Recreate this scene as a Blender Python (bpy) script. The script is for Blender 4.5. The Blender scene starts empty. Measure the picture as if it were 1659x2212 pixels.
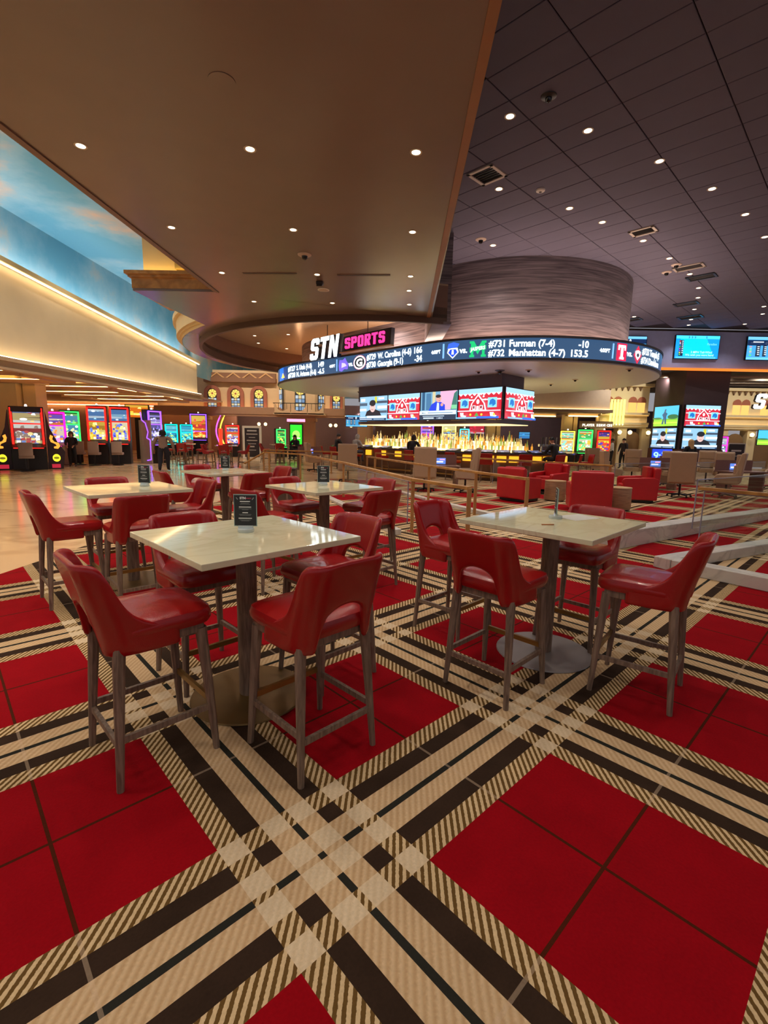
import bpy, bmesh, math, random
from mathutils import Vector, Matrix
random.seed(7)
R = math.radians
PI = math.pi
scene = bpy.context.scene
C = scene.collection

# ------------------------------------------------------------------ camera, world, exposure
CAM_H, PITCH, ROLL, FPX = 1.66, 0.1588, 0.0191, 1033.4
cam = bpy.data.cameras.new('camera'); cam_o = bpy.data.objects.new('camera', cam); C.objects.link(cam_o)
cam.sensor_fit = 'HORIZONTAL'; cam.sensor_width = 36.0; cam.lens = 36.0 * FPX / 1659.0
cam.clip_start = 0.05; cam.clip_end = 300
_f = Vector((0, math.cos(PITCH), -math.sin(PITCH))); _u0 = Vector((0, math.sin(PITCH), math.cos(PITCH))); _x0 = Vector((1, 0, 0))
_r = _x0 * math.cos(ROLL) + _u0 * math.sin(ROLL); _u = -_x0 * math.sin(ROLL) + _u0 * math.cos(ROLL)
cam_o.matrix_world = Matrix(((_r.x, _u.x, -_f.x, 0), (_r.y, _u.y, -_f.y, 0), (_r.z, _u.z, -_f.z, CAM_H), (0, 0, 0, 1)))
scene.camera = cam_o
cy_ = scene.cycles; cy_.use_adaptive_sampling = True; cy_.adaptive_threshold = 0.08; cy_.adaptive_min_samples = 16; cy_.max_bounces = 6; cy_.diffuse_bounces = 3; cy_.glossy_bounces = 3; cy_.transmission_bounces = 4; cy_.transparent_max_bounces = 12; cy_.caustics_reflective = False; cy_.caustics_refractive = False; cy_.use_denoising = True
scene.view_settings.view_transform = 'Standard'; scene.view_settings.look = 'None'
scene.view_settings.exposure = 0.55; scene.view_settings.gamma = 1.0; scene.view_settings.use_curve_mapping = False
world = bpy.data.worlds.new('world'); scene.world = world; world.use_nodes = True
_bg = world.node_tree.nodes['Background']; _bg.inputs[0].default_value = (0.96, 0.93, 1.0, 1); _bg.inputs[1].default_value = 0.22

# ------------------------------------------------------------------ materials
def lin(c):
    out = []
    for v in c[:3]:
        v = v / 255.0
        out.append(v / 12.92 if v <= 0.04045 else ((v + 0.055) / 1.055) ** 2.4)
    return tuple(out) + (1.0,)
MATS = {}
def mat(name, rgb, rough=0.5, metal=0.0, var=0.08, scale=6.0, bump=0.0, bscale=60.0, coat=0.0, spec=0.5):
    if name in MATS: return MATS[name]
    m = bpy.data.materials.new(name); m.use_nodes = True; nt = m.node_tree; b = nt.nodes['Principled BSDF']
    c = lin(rgb)
    n = nt.nodes.new('ShaderNodeTexNoise'); n.inputs['Scale'].default_value = scale; n.inputs['Detail'].default_value = 3
    tc = nt.nodes.new('ShaderNodeTexCoord'); nt.links.new(tc.outputs['Object'], n.inputs['Vector'])
    mx = nt.nodes.new('ShaderNodeMix'); mx.data_type = 'RGBA'
    mx.inputs[6].default_value = tuple(v * (1 - var) for v in c[:3]) + (1,)
    mx.inputs[7].default_value = tuple(min(1, v * (1 + var)) for v in c[:3]) + (1,)
    nt.links.new(n.outputs[0], mx.inputs[0]); nt.links.new(mx.outputs[2], b.inputs['Base Color'])
    b.inputs['Roughness'].default_value = rough; b.inputs['Metallic'].default_value = metal
    b.inputs['Coat Weight'].default_value = coat; b.inputs['Specular IOR Level'].default_value = spec
    if bump:
        n2 = nt.nodes.new('ShaderNodeTexNoise'); n2.inputs['Scale'].default_value = bscale
        nt.links.new(tc.outputs['Object'], n2.inputs['Vector'])
        bp = nt.nodes.new('ShaderNodeBump'); bp.inputs['Strength'].default_value = bump; bp.inputs['Distance'].default_value = 0.01
        nt.links.new(n2.outputs[0], bp.inputs['Height']); nt.links.new(bp.outputs[0], b.inputs['Normal'])
    MATS[name] = m; return m
def em(rgb, strength=1.0):
    key = 'glow_%d_%d_%d_%g' % (rgb[0], rgb[1], rgb[2], strength)
    if key in MATS: return MATS[key]
    m = bpy.data.materials.new(key); m.use_nodes = True; nt = m.node_tree; b = nt.nodes['Principled BSDF']
    b.inputs['Base Color'].default_value = (0.02, 0.02, 0.02, 1); b.inputs['Roughness'].default_value = 0.3
    b.inputs['Emission Color'].default_value = lin(rgb); b.inputs['Emission Strength'].default_value = strength
    if strength < 2.9: m.cycles.emission_sampling = 'NONE'
    MATS[key] = m; return m
def glass_mat():
    m = bpy.data.materials.new('clear_glass'); m.use_nodes = True; nt = m.node_tree
    for n in list(nt.nodes): nt.nodes.remove(n)
    out = nt.nodes.new('ShaderNodeOutputMaterial'); mix = nt.nodes.new('ShaderNodeMixShader')
    tr = nt.nodes.new('ShaderNodeBsdfTransparent'); gl = nt.nodes.new('ShaderNodeBsdfGlossy'); gl.inputs['Roughness'].default_value = 0.02
    tr.inputs[0].default_value = (0.93, 0.96, 0.95, 1)
    lw = nt.nodes.new('ShaderNodeLayerWeight'); lw.inputs[0].default_value = 0.5
    fr = nt.nodes.new('ShaderNodeMath'); fr.operation = 'POWER'; fr.inputs[1].default_value = 4.0; nt.links.new(lw.outputs['Facing'], fr.inputs[0])
    ad = nt.nodes.new('ShaderNodeMath'); ad.operation = 'MULTIPLY_ADD'; ad.inputs[1].default_value = 0.35; ad.inputs[2].default_value = 0.05; nt.links.new(fr.outputs[0], ad.inputs[0]); fr = ad
    nt.links.new(fr.outputs[0], mix.inputs[0]); nt.links.new(tr.outputs[0], mix.inputs[1]); nt.links.new(gl.outputs[0], mix.inputs[2])
    nt.links.new(mix.outputs[0], out.inputs[0]); MATS['glass'] = m; return m
glass_mat()

class NG:      # tiny helper for math node graphs
    def __init__(s, nt): s.nt = nt
    def m(s, op, a, b=None, c=None):
        n = s.nt.nodes.new('ShaderNodeMath'); n.operation = op
        for i, v in enumerate((a, b, c)):
            if v is None: continue
            if isinstance(v, (int, float)): n.inputs[i].default_value = v
            else: s.nt.links.new(v, n.inputs[i])
        return n.outputs[0]
    def mix(s, f, a, b):
        n = s.nt.nodes.new('ShaderNodeMix'); n.data_type = 'RGBA'
        for i, v in ((0, f), (6, a), (7, b)):
            if isinstance(v, (int, float)): n.inputs[i].default_value = v
            elif isinstance(v, tuple): n.inputs[i].default_value = v
            else: s.nt.links.new(v, n.inputs[i])
        return n.outputs[2]
CARPET_P = 1.569
def carpet_mat():
    m = bpy.data.materials.new('plaid_carpet'); m.use_nodes = True; nt = m.node_tree; g = NG(nt); b = nt.nodes['Principled BSDF']
    tc = nt.nodes.new('ShaderNodeTexCoord'); sp = nt.nodes.new('ShaderNodeSeparateXYZ'); nt.links.new(tc.outputs['Object'], sp.inputs[0])
    W = 0.1915
    def cls(o):
        u = g.m('DIVIDE', o, CARPET_P)
        fr = g.m('SUBTRACT', u, g.m('ROUND', u))
        d = g.m('DIVIDE', g.m('ABSOLUTE', fr), W)
        lt = lambda x: g.m('LESS_THAN', d, x)
        t = lt(0.05); c = g.m('SUBTRACT', lt(0.375), t); dk = g.m('SUBTRACT', lt(0.675), lt(0.375)); h = g.m('SUBTRACT', lt(1.0), lt(0.675))
        mid = g.m('GREATER_THAN', g.m('ABSOLUTE', fr), 0.4955)
        return u, t, c, dk, h, mid, lt(1.0)
    u, tu, cu, du, hu, mu, bu = cls(sp.outputs[0]); v, tv, cv, dv, hv, mv, bv = cls(sp.outputs[1])
    au = g.m('ADD', cu, hu); av = g.m('ADD', cv, hv)
    nau = g.m('SUBTRACT', 1, au); nav = g.m('SUBTRACT', 1, av)
    Lm = g.m('MULTIPLY', au, av)
    Sm = g.m('ADD', g.m('MULTIPLY', hu, nav), g.m('MULTIPLY', hv, nau))
    Cm = g.m('ADD', g.m('MULTIPLY', cu, nav), g.m('MULTIPLY', cv, nau))
    Tm = g.m('MAXIMUM', tu, tv); Dm = g.m('MAXIMUM', du, dv)
    dn = nt.nodes.new('ShaderNodeTexNoise'); dn.inputs['Scale'].default_value = 90; dn.inputs['Detail'].default_value = 2
    nt.links.new(tc.outputs['Object'], dn.inputs['Vector'])
    nz = nt.nodes.new('ShaderNodeTexNoise'); nz.inputs['Scale'].default_value = 5; nz.inputs['Detail'].default_value = 4
    nt.links.new(tc.outputs['Object'], nz.inputs['Vector'])
    ph = g.m('MULTIPLY', g.m('ADD', g.m('SUBTRACT', u, v), g.m('MULTIPLY', g.m('SUBTRACT', dn.outputs[0], 0.5), 0.006)), 40 * 2 * PI)
    st = g.m('GREATER_THAN', g.m('SINE', ph), 0.0)
    soft = g.m('MULTIPLY', g.m('ADD', g.m('SINE', ph), 1.0), 0.5)
    red = g.mix(nz.outputs[0], lin((136, 3, 14)), lin((160, 5, 20)))
    red = g.mix(g.m('MAXIMUM', mu, mv), red, lin((74, 30, 12)))
    tan = g.mix(soft, lin((196, 160, 118)), lin((214, 182, 142)))
    pale = g.mix(soft, lin((216, 190, 154)), lin((224, 200, 166)))
    stripe = g.mix(st, lin((216, 186, 142)), lin((106, 78, 40)))
    dark = g.mix(nz.outputs[0], lin((40, 28, 20)), lin((66, 48, 36)))
    thin = lin((44, 42, 36))
    col = g.mix(Dm, red, dark); col = g.mix(Tm, col, thin)
    inband = g.m('MAXIMUM', bu, bv); midin = g.m('MULTIPLY', inband, g.m('MAXIMUM', mu, mv))
    col = g.mix(Cm, col, tan); col = g.mix(Sm, col, stripe); col = g.mix(Lm, col, pale)
    col = g.mix(g.m('MULTIPLY', midin, 0.30), col, lin((210, 180, 150)))
    grain = g.mix(dn.outputs[0], (0.8, 0.8, 0.8, 1), (1.15, 1.15, 1.15, 1))
    mm = nt.nodes.new('ShaderNodeMix'); mm.data_type = 'RGBA'; mm.blend_type = 'MULTIPLY'; mm.inputs[0].default_value = 1
    nt.links.new(col, mm.inputs[6]); nt.links.new(grain, mm.inputs[7]); nt.links.new(mm.outputs[2], b.inputs['Base Color'])
    b.inputs['Roughness'].default_value = 0.95; b.inputs['Specular IOR Level'].default_value = 0.1
    bp = nt.nodes.new('ShaderNodeBump'); bp.inputs['Strength'].default_value = 0.25; bp.inputs['Distance'].default_value = 0.01
    nt.links.new(dn.outputs[0], bp.inputs['Height']); nt.links.new(bp.outputs[0], b.inputs['Normal'])
    return m
def veined(name, base, vein, rough, scale=1.2, amount=0.5, vscale=1.0):
    m = bpy.data.materials.new(name); m.use_nodes = True; nt = m.node_tree; g = NG(nt); b = nt.nodes['Principled BSDF']
    tc = nt.nodes.new('ShaderNodeTexCoord')
    mp = nt.nodes.new('ShaderNodeMapping'); mp.inputs['Rotation'].default_value = (0, 0, 0.5); mp.inputs['Scale'].default_value = (0.6, 1.6, 1)
    nt.links.new(tc.outputs['Object'], mp.inputs[0])
    n = nt.nodes.new('ShaderNodeTexNoise'); n.inputs['Scale'].default_value = scale; n.inputs['Detail'].default_value = 8; n.inputs['Distortion'].default_value = 1.4
    nt.links.new(mp.outputs[0], n.inputs['Vector'])
    line = g.m('SUBTRACT', 1.0, g.m('MINIMUM', 1.0, g.m('MULTIPLY', g.m('ABSOLUTE', g.m('SUBTRACT', n.outputs[0], 0.5)), 22.0 * vscale)))
    n2 = nt.nodes.new('ShaderNodeTexNoise'); n2.inputs['Scale'].default_value = scale * 0.7; n2.inputs['Detail'].default_value = 4
    nt.links.new(tc.outputs['Object'], n2.inputs['Vector'])
    c = lin(base)
    cb = g.mix(n2.outputs[0], tuple(v * 0.82 for v in c[:3]) + (1,), tuple(min(1, v * 1.12) for v in c[:3]) + (1,))
    patch = g.m('MULTIPLY', line, g.m('MULTIPLY', n2.outputs[0], amount * 1.6))
    nt.links.new(g.mix(patch, cb, lin(vein)), b.inputs['Base Color'])
    b.inputs['Roughness'].default_value = rough
    MATS[name] = m; return m
def wood_mat(name, a, bcol, rough=0.5, sc=(1, 1, 14), scale=2.0):
    m = bpy.data.materials.new(name); m.use_nodes = True; nt = m.node_tree; g = NG(nt); b = nt.nodes['Principled BSDF']
    tc = nt.nodes.new('ShaderNodeTexCoord'); mp = nt.nodes.new('ShaderNodeMapping'); mp.inputs['Scale'].default_value = sc
    nt.links.new(tc.outputs['Object'], mp.inputs[0])
    n = nt.nodes.new('ShaderNodeTexNoise'); n.inputs['Scale'].default_value = scale; n.inputs['Detail'].default_value = 6; n.inputs['Distortion'].default_value = 0.6
    nt.links.new(mp.outputs[0], n.inputs['Vector'])
    r = nt.nodes.new('ShaderNodeValToRGB'); r.color_ramp.elements[0].position = 0.35; r.color_ramp.elements[0].color = lin(a)
    r.color_ramp.elements[1].position = 0.68; r.color_ramp.elements[1].color = lin(bcol)
    nt.links.new(n.outputs[0], r.inputs[0]); nt.links.new(r.outputs[0], b.inputs['Base Color'])
    b.inputs['Roughness'].default_value = rough; MATS[name] = m; return m
def sky_mat():
    m = bpy.data.materials.new('painted_sky'); m.use_nodes = True; nt = m.node_tree; g = NG(nt); b = nt.nodes['Principled BSDF']
    tc = nt.nodes.new('ShaderNodeTexCoord'); n = nt.nodes.new('ShaderNodeTexNoise'); n.inputs['Scale'].default_value = 0.22; n.inputs['Detail'].default_value = 7; n.inputs['Roughness'].default_value = 0.6
    nt.links.new(tc.outputs['Object'], n.inputs['Vector'])
    r = nt.nodes.new('ShaderNodeValToRGB'); e = r.color_ramp.elements
    e[0].position = 0.40; e[0].color = lin((104, 172, 198)); e[1].position = 0.66; e[1].color = lin((230, 192, 160))
    k = e.new(0.52); k.color = lin((146, 190, 206))
    nt.links.new(n.outputs[0], r.inputs[0]); nt.links.new(r.outputs[0], b.inputs['Base Color']); b.inputs['Roughness'].default_value = 0.8
    MATS['sky'] = m; return m
veined('marble_floor', (226, 192, 152), (150, 108, 74), 0.15, 0.35, 0.5)
veined('white_quartz', (228, 222, 188), (172, 148, 100), 0.05, 1.6, 0.3, 1.0)
veined('curb_stone', (216, 208, 198), (150, 140, 134), 0.35, 2.0, 0.5)
wood_mat('drum_wood', (88, 78, 84), (144, 130, 134), 0.55, (0.5, 0.5, 12), 1.6)
wood_mat('leg_wood', (104, 84, 70), (146, 122, 104), 0.5, (10, 10, 1), 6)
wood_mat('gold_wood', (160, 112, 54), (204, 152, 80), 0.4, (1, 1, 1), 4)
wood_mat('light_wood', (150, 112, 84), (182, 140, 106), 0.45, (1, 1, 8), 4)
sky_mat()
leather = mat('red_leather', (156, 18, 20), 0.27, 0, 0.10, 9, 0.10, 180, 0.15)
clubred = mat('club_red', (190, 24, 34), 0.4, 0, 0.10, 8, 0.1, 150)
taup = mat('taupe_leather', (176, 146, 118), 0.42, 0, 0.06, 8, 0.1, 150)
brass = mat('brass', (160, 128, 70), 0.35, 0.8, 0.06)
goldp = mat('gold_post', (190, 140, 84), 0.4, 0.35, 0.06)
bronze = mat('bronze_plate', (120, 92, 50), 0.42, 0.55, 0.12, 8)
greyp = mat('grey_plate', (150, 142, 140), 0.45, 0.3, 0.06)
black = mat('black_plastic', (22, 21, 22), 0.4)
dark = mat('dark_grey', (52, 48, 50), 0.5)
soff = mat('soffit_paint', (124, 106, 96), 0.24, 0, 0.05, 2)
tile_m = mat('ceiling_tile_board', (98, 95, 116), 0.85, 0, 0.05, 3, 0.25, 120)
gridm = mat('ceiling_grid_paint', (44, 36, 38), 0.8)
plaster = mat('cream_plaster', (232, 210, 160), 0.7, 0, 0.05, 3)
warmwall = mat('warm_plaster', (222, 186, 142), 0.75, 0, 0.06, 3)
terracotta = mat('terracotta_trim', (170, 100, 76), 0.75)
whitefac = mat('pale_stone', (226, 208, 166), 0.7, 0, 0.05, 3)
mauve = mat('mauve_wall', (168, 178, 232), 0.7)
white = mat('white_paint', (226, 222, 214), 0.5)
steel = mat('steel', (150, 150, 154), 0.3, 0.9)
slotgrey = mat('slot_side_grey', (168, 150, 140), 0.5)
skin = mat('skin_tone', (206, 156, 128), 0.55)
skin2 = mat('skin_tone_deep', (140, 96, 74), 0.55)
# ------------------------------------------------------------------ mesh helpers
class MB:
    def __init__(s): s.v = []; s.f = []; s.mi = []; s.cur = 0
    def add(s, vs, fs):
        o = len(s.v); s.v += [tuple(p) for p in vs]; s.f += [tuple(i + o for i in f) for f in fs]; s.mi += [s.cur] * len(fs); return s
    def m(s, i): s.cur = i; return s
    def box(s, c, d, rz=0.0, ry=0.0, rx=0.0):
        x, y, z = d[0] / 2, d[1] / 2, d[2] / 2
        M = Matrix.Translation(c) @ Matrix.Rotation(rz, 4, 'Z') @ Matrix.Rotation(ry, 4, 'Y') @ Matrix.Rotation(rx, 4, 'X')
        vs = [M @ Vector((a * x, b * y, k * z)) for k in (-1, 1) for a, b in ((-1, -1), (1, -1), (1, 1), (-1, 1))]
        return s.add(vs, [(3, 2, 1, 0), (4, 5, 6, 7), (0, 1, 5, 4), (1, 2, 6, 5), (2, 3, 7, 6), (3, 0, 4, 7)])
    def bar(s, a, b, w, h=None):
        a = Vector(a); b = Vector(b); d = b - a; L = d.length; h = h or w
        rz = math.atan2(d.y, d.x); ry = -math.atan2(d.z, math.hypot(d.x, d.y))
        return s.box((a + b) / 2, (L, w, h), rz, ry)
    def tube(s, pts, rs, n=8, cap=True):
        if not hasattr(rs, '__len__'): rs = [rs] * len(pts)
        pts = [Vector(p) for p in pts]; rings = []
        for i, p in enumerate(pts):
            d = (pts[min(i + 1, len(pts) - 1)] - pts[max(i - 1, 0)]).normalized()
            ref = Vector((0, 0, 1)) if abs(d.z) < 0.9 else Vector((1, 0, 0))
            x = d.cross(ref).normalized(); y = d.cross(x)
            rings.append([p + (x * math.cos(2 * PI * k / n + PI / n) + y * math.sin(2 * PI * k / n + PI / n)) * rs[i] for k in range(n)])
        vs = [q for r in rings for q in r]; fs = []
        for i in range(len(pts) - 1):
            for k in range(n): fs.append((i * n + k, (i + 1) * n + k, (i + 1) * n + (k + 1) % n, i * n + (k + 1) % n))
        if cap: fs.append(tuple(range(n))); fs.append(tuple(range((len(pts) - 1) * n, len(pts) * n))[::-1])
        return s.add(vs, fs)
    def lathe(s, prof, n=20, c=(0, 0, 0), sx=1.0, sy=1.0, ex=2.0, cap=True):
        vs = []; fs = []
        for r, z in prof:
            for k in range(n):
                t = 2 * PI * k / n; a, b = math.cos(t), math.sin(t)
                if ex != 2.0:
                    a = math.copysign(abs(a) ** (2 / ex), a); b = math.copysign(abs(b) ** (2 / ex), b)
                vs.append((c[0] + r * a * sx, c[1] + r * b * sy, c[2] + z))
        for i in range(len(prof) - 1):
            for k in range(n): fs.append((i * n + k, i * n + (k + 1) % n, (i + 1) * n + (k + 1) % n, (i + 1) * n + k))
        if cap: fs.append(tuple(range(n))[::-1]); fs.append(tuple(range((len(prof) - 1) * n, len(prof) * n)))
        return s.add(vs, fs)
    def prism(s, pts, z0, z1):
        n = len(pts); vs = [(p[0], p[1], z0) for p in pts] + [(p[0], p[1], z1) for p in pts]
        fs = [tuple(range(n))[::-1], tuple(range(n, 2 * n))] + [(i, (i + 1) % n, n + (i + 1) % n, n + i) for i in range(n)]
        return s.add(vs, fs)
    def vprism(s, pts, y0, y1):     # outline in x,z pushed along y
        n = len(pts); vs = [(p[0], y0, p[1]) for p in pts] + [(p[0], y1, p[1]) for p in pts]
        fs = [tuple(range(n)), tuple(range(n, 2 * n))[::-1]] + [(i, n + i, n + (i + 1) % n, (i + 1) % n) for i in range(n)]
        return s.add(vs, fs)
    def xprism(s, pts, x0, x1):     # outline in y,z pushed along x
        n = len(pts); vs = [(x0, p[0], p[1]) for p in pts] + [(x1, p[0], p[1]) for p in pts]
        fs = [tuple(range(n))[::-1], tuple(range(n, 2 * n))] + [(i, (i + 1) % n, n + (i + 1) % n, n + i) for i in range(n)]
        return s.add(vs, fs)
    def strip(s, A, B):             # quads between two equal polylines
        n = len(A); return s.add(list(A) + list(B), [(i, i + 1, n + i + 1, n + i) for i in range(n - 1)])
    def rbox(s, c, d, e=6.0, soft=0.12, n=24):   # pillowy rounded box
        h = d[2]; t = soft * min(d)
        prof = [(0.0, 0), (0.9, 0), (1.0 - 0.3 * t / max(d[0], d[1]), t * 0.25), (1.0, t), (1.0, h - t), (1.0 - 0.3 * t / max(d[0], d[1]), h - t * 0.25), (0.9, h), (0.0, h + t * 0.2)]
        return s.lathe(prof, n, (c[0], c[1], c[2] - h / 2), d[0] / 2, d[1] / 2, e)
    def mesh(s, name, mats, smooth=False):
        me = bpy.data.meshes.new(name); me.from_pydata(s.v, [], s.f)
        if not isinstance(mats, (list, tuple)): mats = [mats]
        for m_ in mats: me.materials.append(m_)
        for p, i in zip(me.polygons, s.mi): p.material_index = i; p.use_smooth = smooth
        me.update(); return me
    def build(s, name, mats, parent=None, smooth=False, bevel=0.0, subsurf=0, loc=None, rz=0.0):
        o = bpy.data.objects.new(name, s.mesh(name, mats, smooth)); C.objects.link(o)
        if parent is not None: o.parent = parent
        if loc is not None: o.location = loc
        o.rotation_euler.z = rz
        if bevel:
            b = o.modifiers.new('bevel', 'BEVEL'); b.width = bevel; b.segments = 2; b.limit_method = 'ANGLE'
        if subsurf:
            q = o.modifiers.new('subsurf', 'SUBSURF'); q.levels = subsurf; q.render_levels = subsurf
        if smooth:
            try: o.data.set_sharp_from_angle(angle=R(40)) if not subsurf else None
            except Exception: pass
        return o
def thing(name, label, cat, loc=(0, 0, 0), rz=0.0, group=None):
    o = bpy.data.objects.new(name, None); C.objects.link(o); o.empty_display_size = 0.1
    o.location = loc; o.rotation_euler = (0, 0, rz); o['label'] = label; o['category'] = cat
    if group: o['group'] = group
    return o
def tag(o, label, cat, group=None, kind=None):
    o['label'] = label; o['category'] = cat
    if group: o['group'] = group
    if kind: o['kind'] = kind
    return o
def struct(o, label):
    o['kind'] = 'structure'; o['label'] = label; return o
def kids(o): return [c for c in KIDS.get(o.name, [])]
KIDS = {}
def index_kids():
    KIDS.clear()
    for o in C.objects:
        if o.parent: KIDS.setdefault(o.parent.name, []).append(o)
def dup(root, loc, rz=0.0, label=None, scale=None, name=None):
    def cp(o, par):
        c = o.copy(); C.objects.link(c)
        if par is not None: c.parent = par
        for k in KIDS.get(o.name, []): cp(k, c)
        return c
    r = cp(root, None); r.location = loc; r.rotation_euler = (0, 0, rz)
    if label: r['label'] = label
    if scale: r.scale = (scale, scale, scale)
    return r
class Placer:      # first call places the prototype itself, later calls copy it
    def __init__(s, root): s.root = root; s.first = True; index_kids(); s.k = dict(KIDS)
    def put(s, loc, rz, label, scale=None):
        if s.first:
            s.first = False; o = s.root; o.location = loc; o.rotation_euler = (0, 0, rz); o['label'] = label
            if scale: o.scale = (scale,) * 3
            return o
        return dup(s.root, loc, rz, label, scale)
def text_poly(txt, size=1.0, bold=0.02, align='LEFT', shear=0.0, width=None):
    cu = bpy.data.curves.new('txt', 'FONT'); cu.body = txt; cu.size = size; cu.offset = bold * size; cu.align_x = align; cu.shear = shear
    cu.resolution_u = 3; cu.fill_mode = 'FRONT'
    o = bpy.data.objects.new('txt', cu); C.objects.link(o)
    dg = bpy.context.evaluated_depsgraph_get(); dg.update()
    me = bpy.data.meshes.new_from_object(o.evaluated_get(dg))
    vs = [tuple(v.co) for v in me.vertices]; fs = [tuple(p.vertices) for p in me.polygons]
    bpy.data.objects.remove(o); bpy.data.curves.remove(cu); bpy.data.meshes.remove(me)
    if width and vs:
        x0 = min(v[0] for v in vs); x1 = max(v[0] for v in vs); k = width / max(1e-6, x1 - x0)
        vs = [((v[0] - x0) * k, v[1], 0) for v in vs]
    return vs, fs
BLOCK = {   # heavy condensed block letters on a 6 x 10 grid, as outline polygons
 'S': [[(0, 1), (1, 0), (5, 0), (6, 1), (6, 5), (5, 6), (2.2, 6.2), (2.2, 8), (3.8, 8), (3.8, 7), (6, 7), (6, 9), (5, 10), (1, 10), (0, 9), (0, 5.4), (1, 4.4), (3.8, 4.2), (3.8, 2), (2.2, 2), (2.2, 3), (0, 3)]],
 'T': [[(1.9, 0), (4.1, 0), (4.1, 8), (6, 8), (6, 10), (0, 10), (0, 8), (1.9, 8)]],
 'N': [[(0, 0), (2, 0), (2, 5.4), (4.1, 0), (6, 0), (6, 10), (4, 10), (4, 4.8), (2, 10), (0, 10)]],
 'P': [[(0, 0), (2.2, 0), (2.2, 4), (5, 4), (6, 5), (6, 9), (5, 10), (2.2, 10), (2.2, 8.2), (3.8, 8.2), (3.8, 5.8), (2.2, 5.8), (2.2, 10), (0, 10)]],
 'O': [[(1, 0), (5, 0), (6, 1), (6, 9), (5, 10), (3, 10), (3, 8.2), (3.8, 8.2), (3.8, 1.8), (2.2, 1.8), (2.2, 8.2), (3, 8.2), (3, 10), (1, 10), (0, 9), (0, 1)]],
 'R': [[(0, 0), (2.2, 0), (2.2, 4.2), (3.6, 0), (6, 0), (4.8, 4.2), (6, 5.2), (6, 9), (5, 10), (2.2, 10), (2.2, 8.2), (3.8, 8.2), (3.8, 5.8), (2.2, 5.8), (2.2, 10), (0, 10)]],
}
def block_word(mb, word, h, wl, gap, y0, y1, shear=0.0, x0=0.0, z0=0.0):
    x = x0
    for ch in word:
        for poly in BLOCK[ch]:
            mb.vprism([(x + p[0] / 6 * wl + shear * p[1] / 10 * h, z0 + p[1] / 10 * h) for p in poly], y0, y1)
        x += wl + gap
    return x
# flat print / screen pictures: polygons in x,z on a panel that faces -y
class Art:
    def __init__(s): s.items = []
    def poly(s, pts, col, st=1.0): s.items.append((pts, col, st)); return s
    def rect(s, x0, z0, x1, z1, col, st=1.0): return s.poly([(x0, z0), (x1, z0), (x1, z1), (x0, z1)], col, st)
    def oval(s, cx, cz, rx, rz, col, st=1.0, n=14): return s.poly([(cx + rx * math.cos(2 * PI * k / n), cz + rz * math.sin(2 * PI * k / n)) for k in range(n)], col, st)
    def text(s, txt, x, z, size, col, st=1.0, bold=0.02, align='LEFT', width=None):
        vs, fs = text_poly(txt, size, bold, align, width=width)
        s.items.append(((vs, fs, x, z), col, st)); return s
    def build(s, name, parent, w, h, loc=(0, 0, 0), rz=0.0, emit=True, gain=1.0, step=0.0015, lay=None):
        mb = MB(); mats = []; keys = {}
        for k, (p, col, st) in enumerate(s.items):
            key = (tuple(col), st)
            if key not in keys:
                keys[key] = len(mats)
                mats.append(em(col, round(st * gain, 2)) if emit else mat('print_%d_%d_%d' % tuple(col), col, 0.5, var=0.02))
            mb.m(keys[key]); y = -step * (k + 1) if lay is None else -step
            if isinstance(p, tuple):
                vs, fs, x, z = p; mb.add([((v[0] + x) * w if False else v[0] + x * w, y, v[1] + z * h) for v in vs], fs)
            else:
                mb.add([(q[0] * w, y, q[1] * h) for q in p], [tuple(range(len(p)))])
        return mb.build(name, mats, parent, loc=loc, rz=rz)
def lamp(kind, loc, energy, color=(1, 0.8, 0.6), parent=None, size=0.1, spot=2.2, blend=0.6, rot=(0, 0, 0), name='lamp'):
    l = bpy.data.lights.new(name, kind); l.energy = energy; l.color = color
    if kind == 'SPOT': l.spot_size = spot; l.spot_blend = blend; l.shadow_soft_size = size
    elif kind == 'POINT': l.shadow_soft_size = size
    o = bpy.data.objects.new(name, l); C.objects.link(o); o.location = loc; o.rotation_euler = rot
    if parent is not None: o.parent = parent
    return o
# ------------------------------------------------------------------ the setting
CARPET_YAW = 0.7573; CARPET_O = Vector((-0.219, 1.669, 0))
def poly_obj(name, pts, z, m, loc=(0, 0, 0), rz=0.0, thick=0.0):
    M = (Matrix.Translation(loc) @ Matrix.Rotation(rz, 4, 'Z')).inverted()
    q = [M @ Vector((p[0], p[1], 0)) for p in pts]
    mb = MB()
    if thick: mb.prism([(v.x, v.y) for v in q], z - thick, z)
    else: mb.add([(v.x, v.y, z) for v in q], [tuple(range(len(q)))])
    return mb.build(name, m, loc=loc, rz=rz)
carpet_pts = [(-5.2, -8), (24, -8), (24, 20.5), (12, 18.6), (8.5, 17.2), (5.0, 16.4), (1.5, 17.0), (-1.2, 18.4), (-2.6, 17.6), (-1.25, 13.2), (-3.95, 13.0)]
struct(poly_obj('floor', carpet_pts, 0.0, carpet_mat(), CARPET_O, CARPET_YAW, 0.006), 'red, cream and dark brown plaid carpet with diagonal bands')
struct(poly_obj('floor.001', [(-60, -8), (60, -8), (60, 62), (-60, 62)], -0.008, MATS['marble_floor'], (-8, 12, 0)), 'polished cream marble walkway floor on the left')

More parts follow.
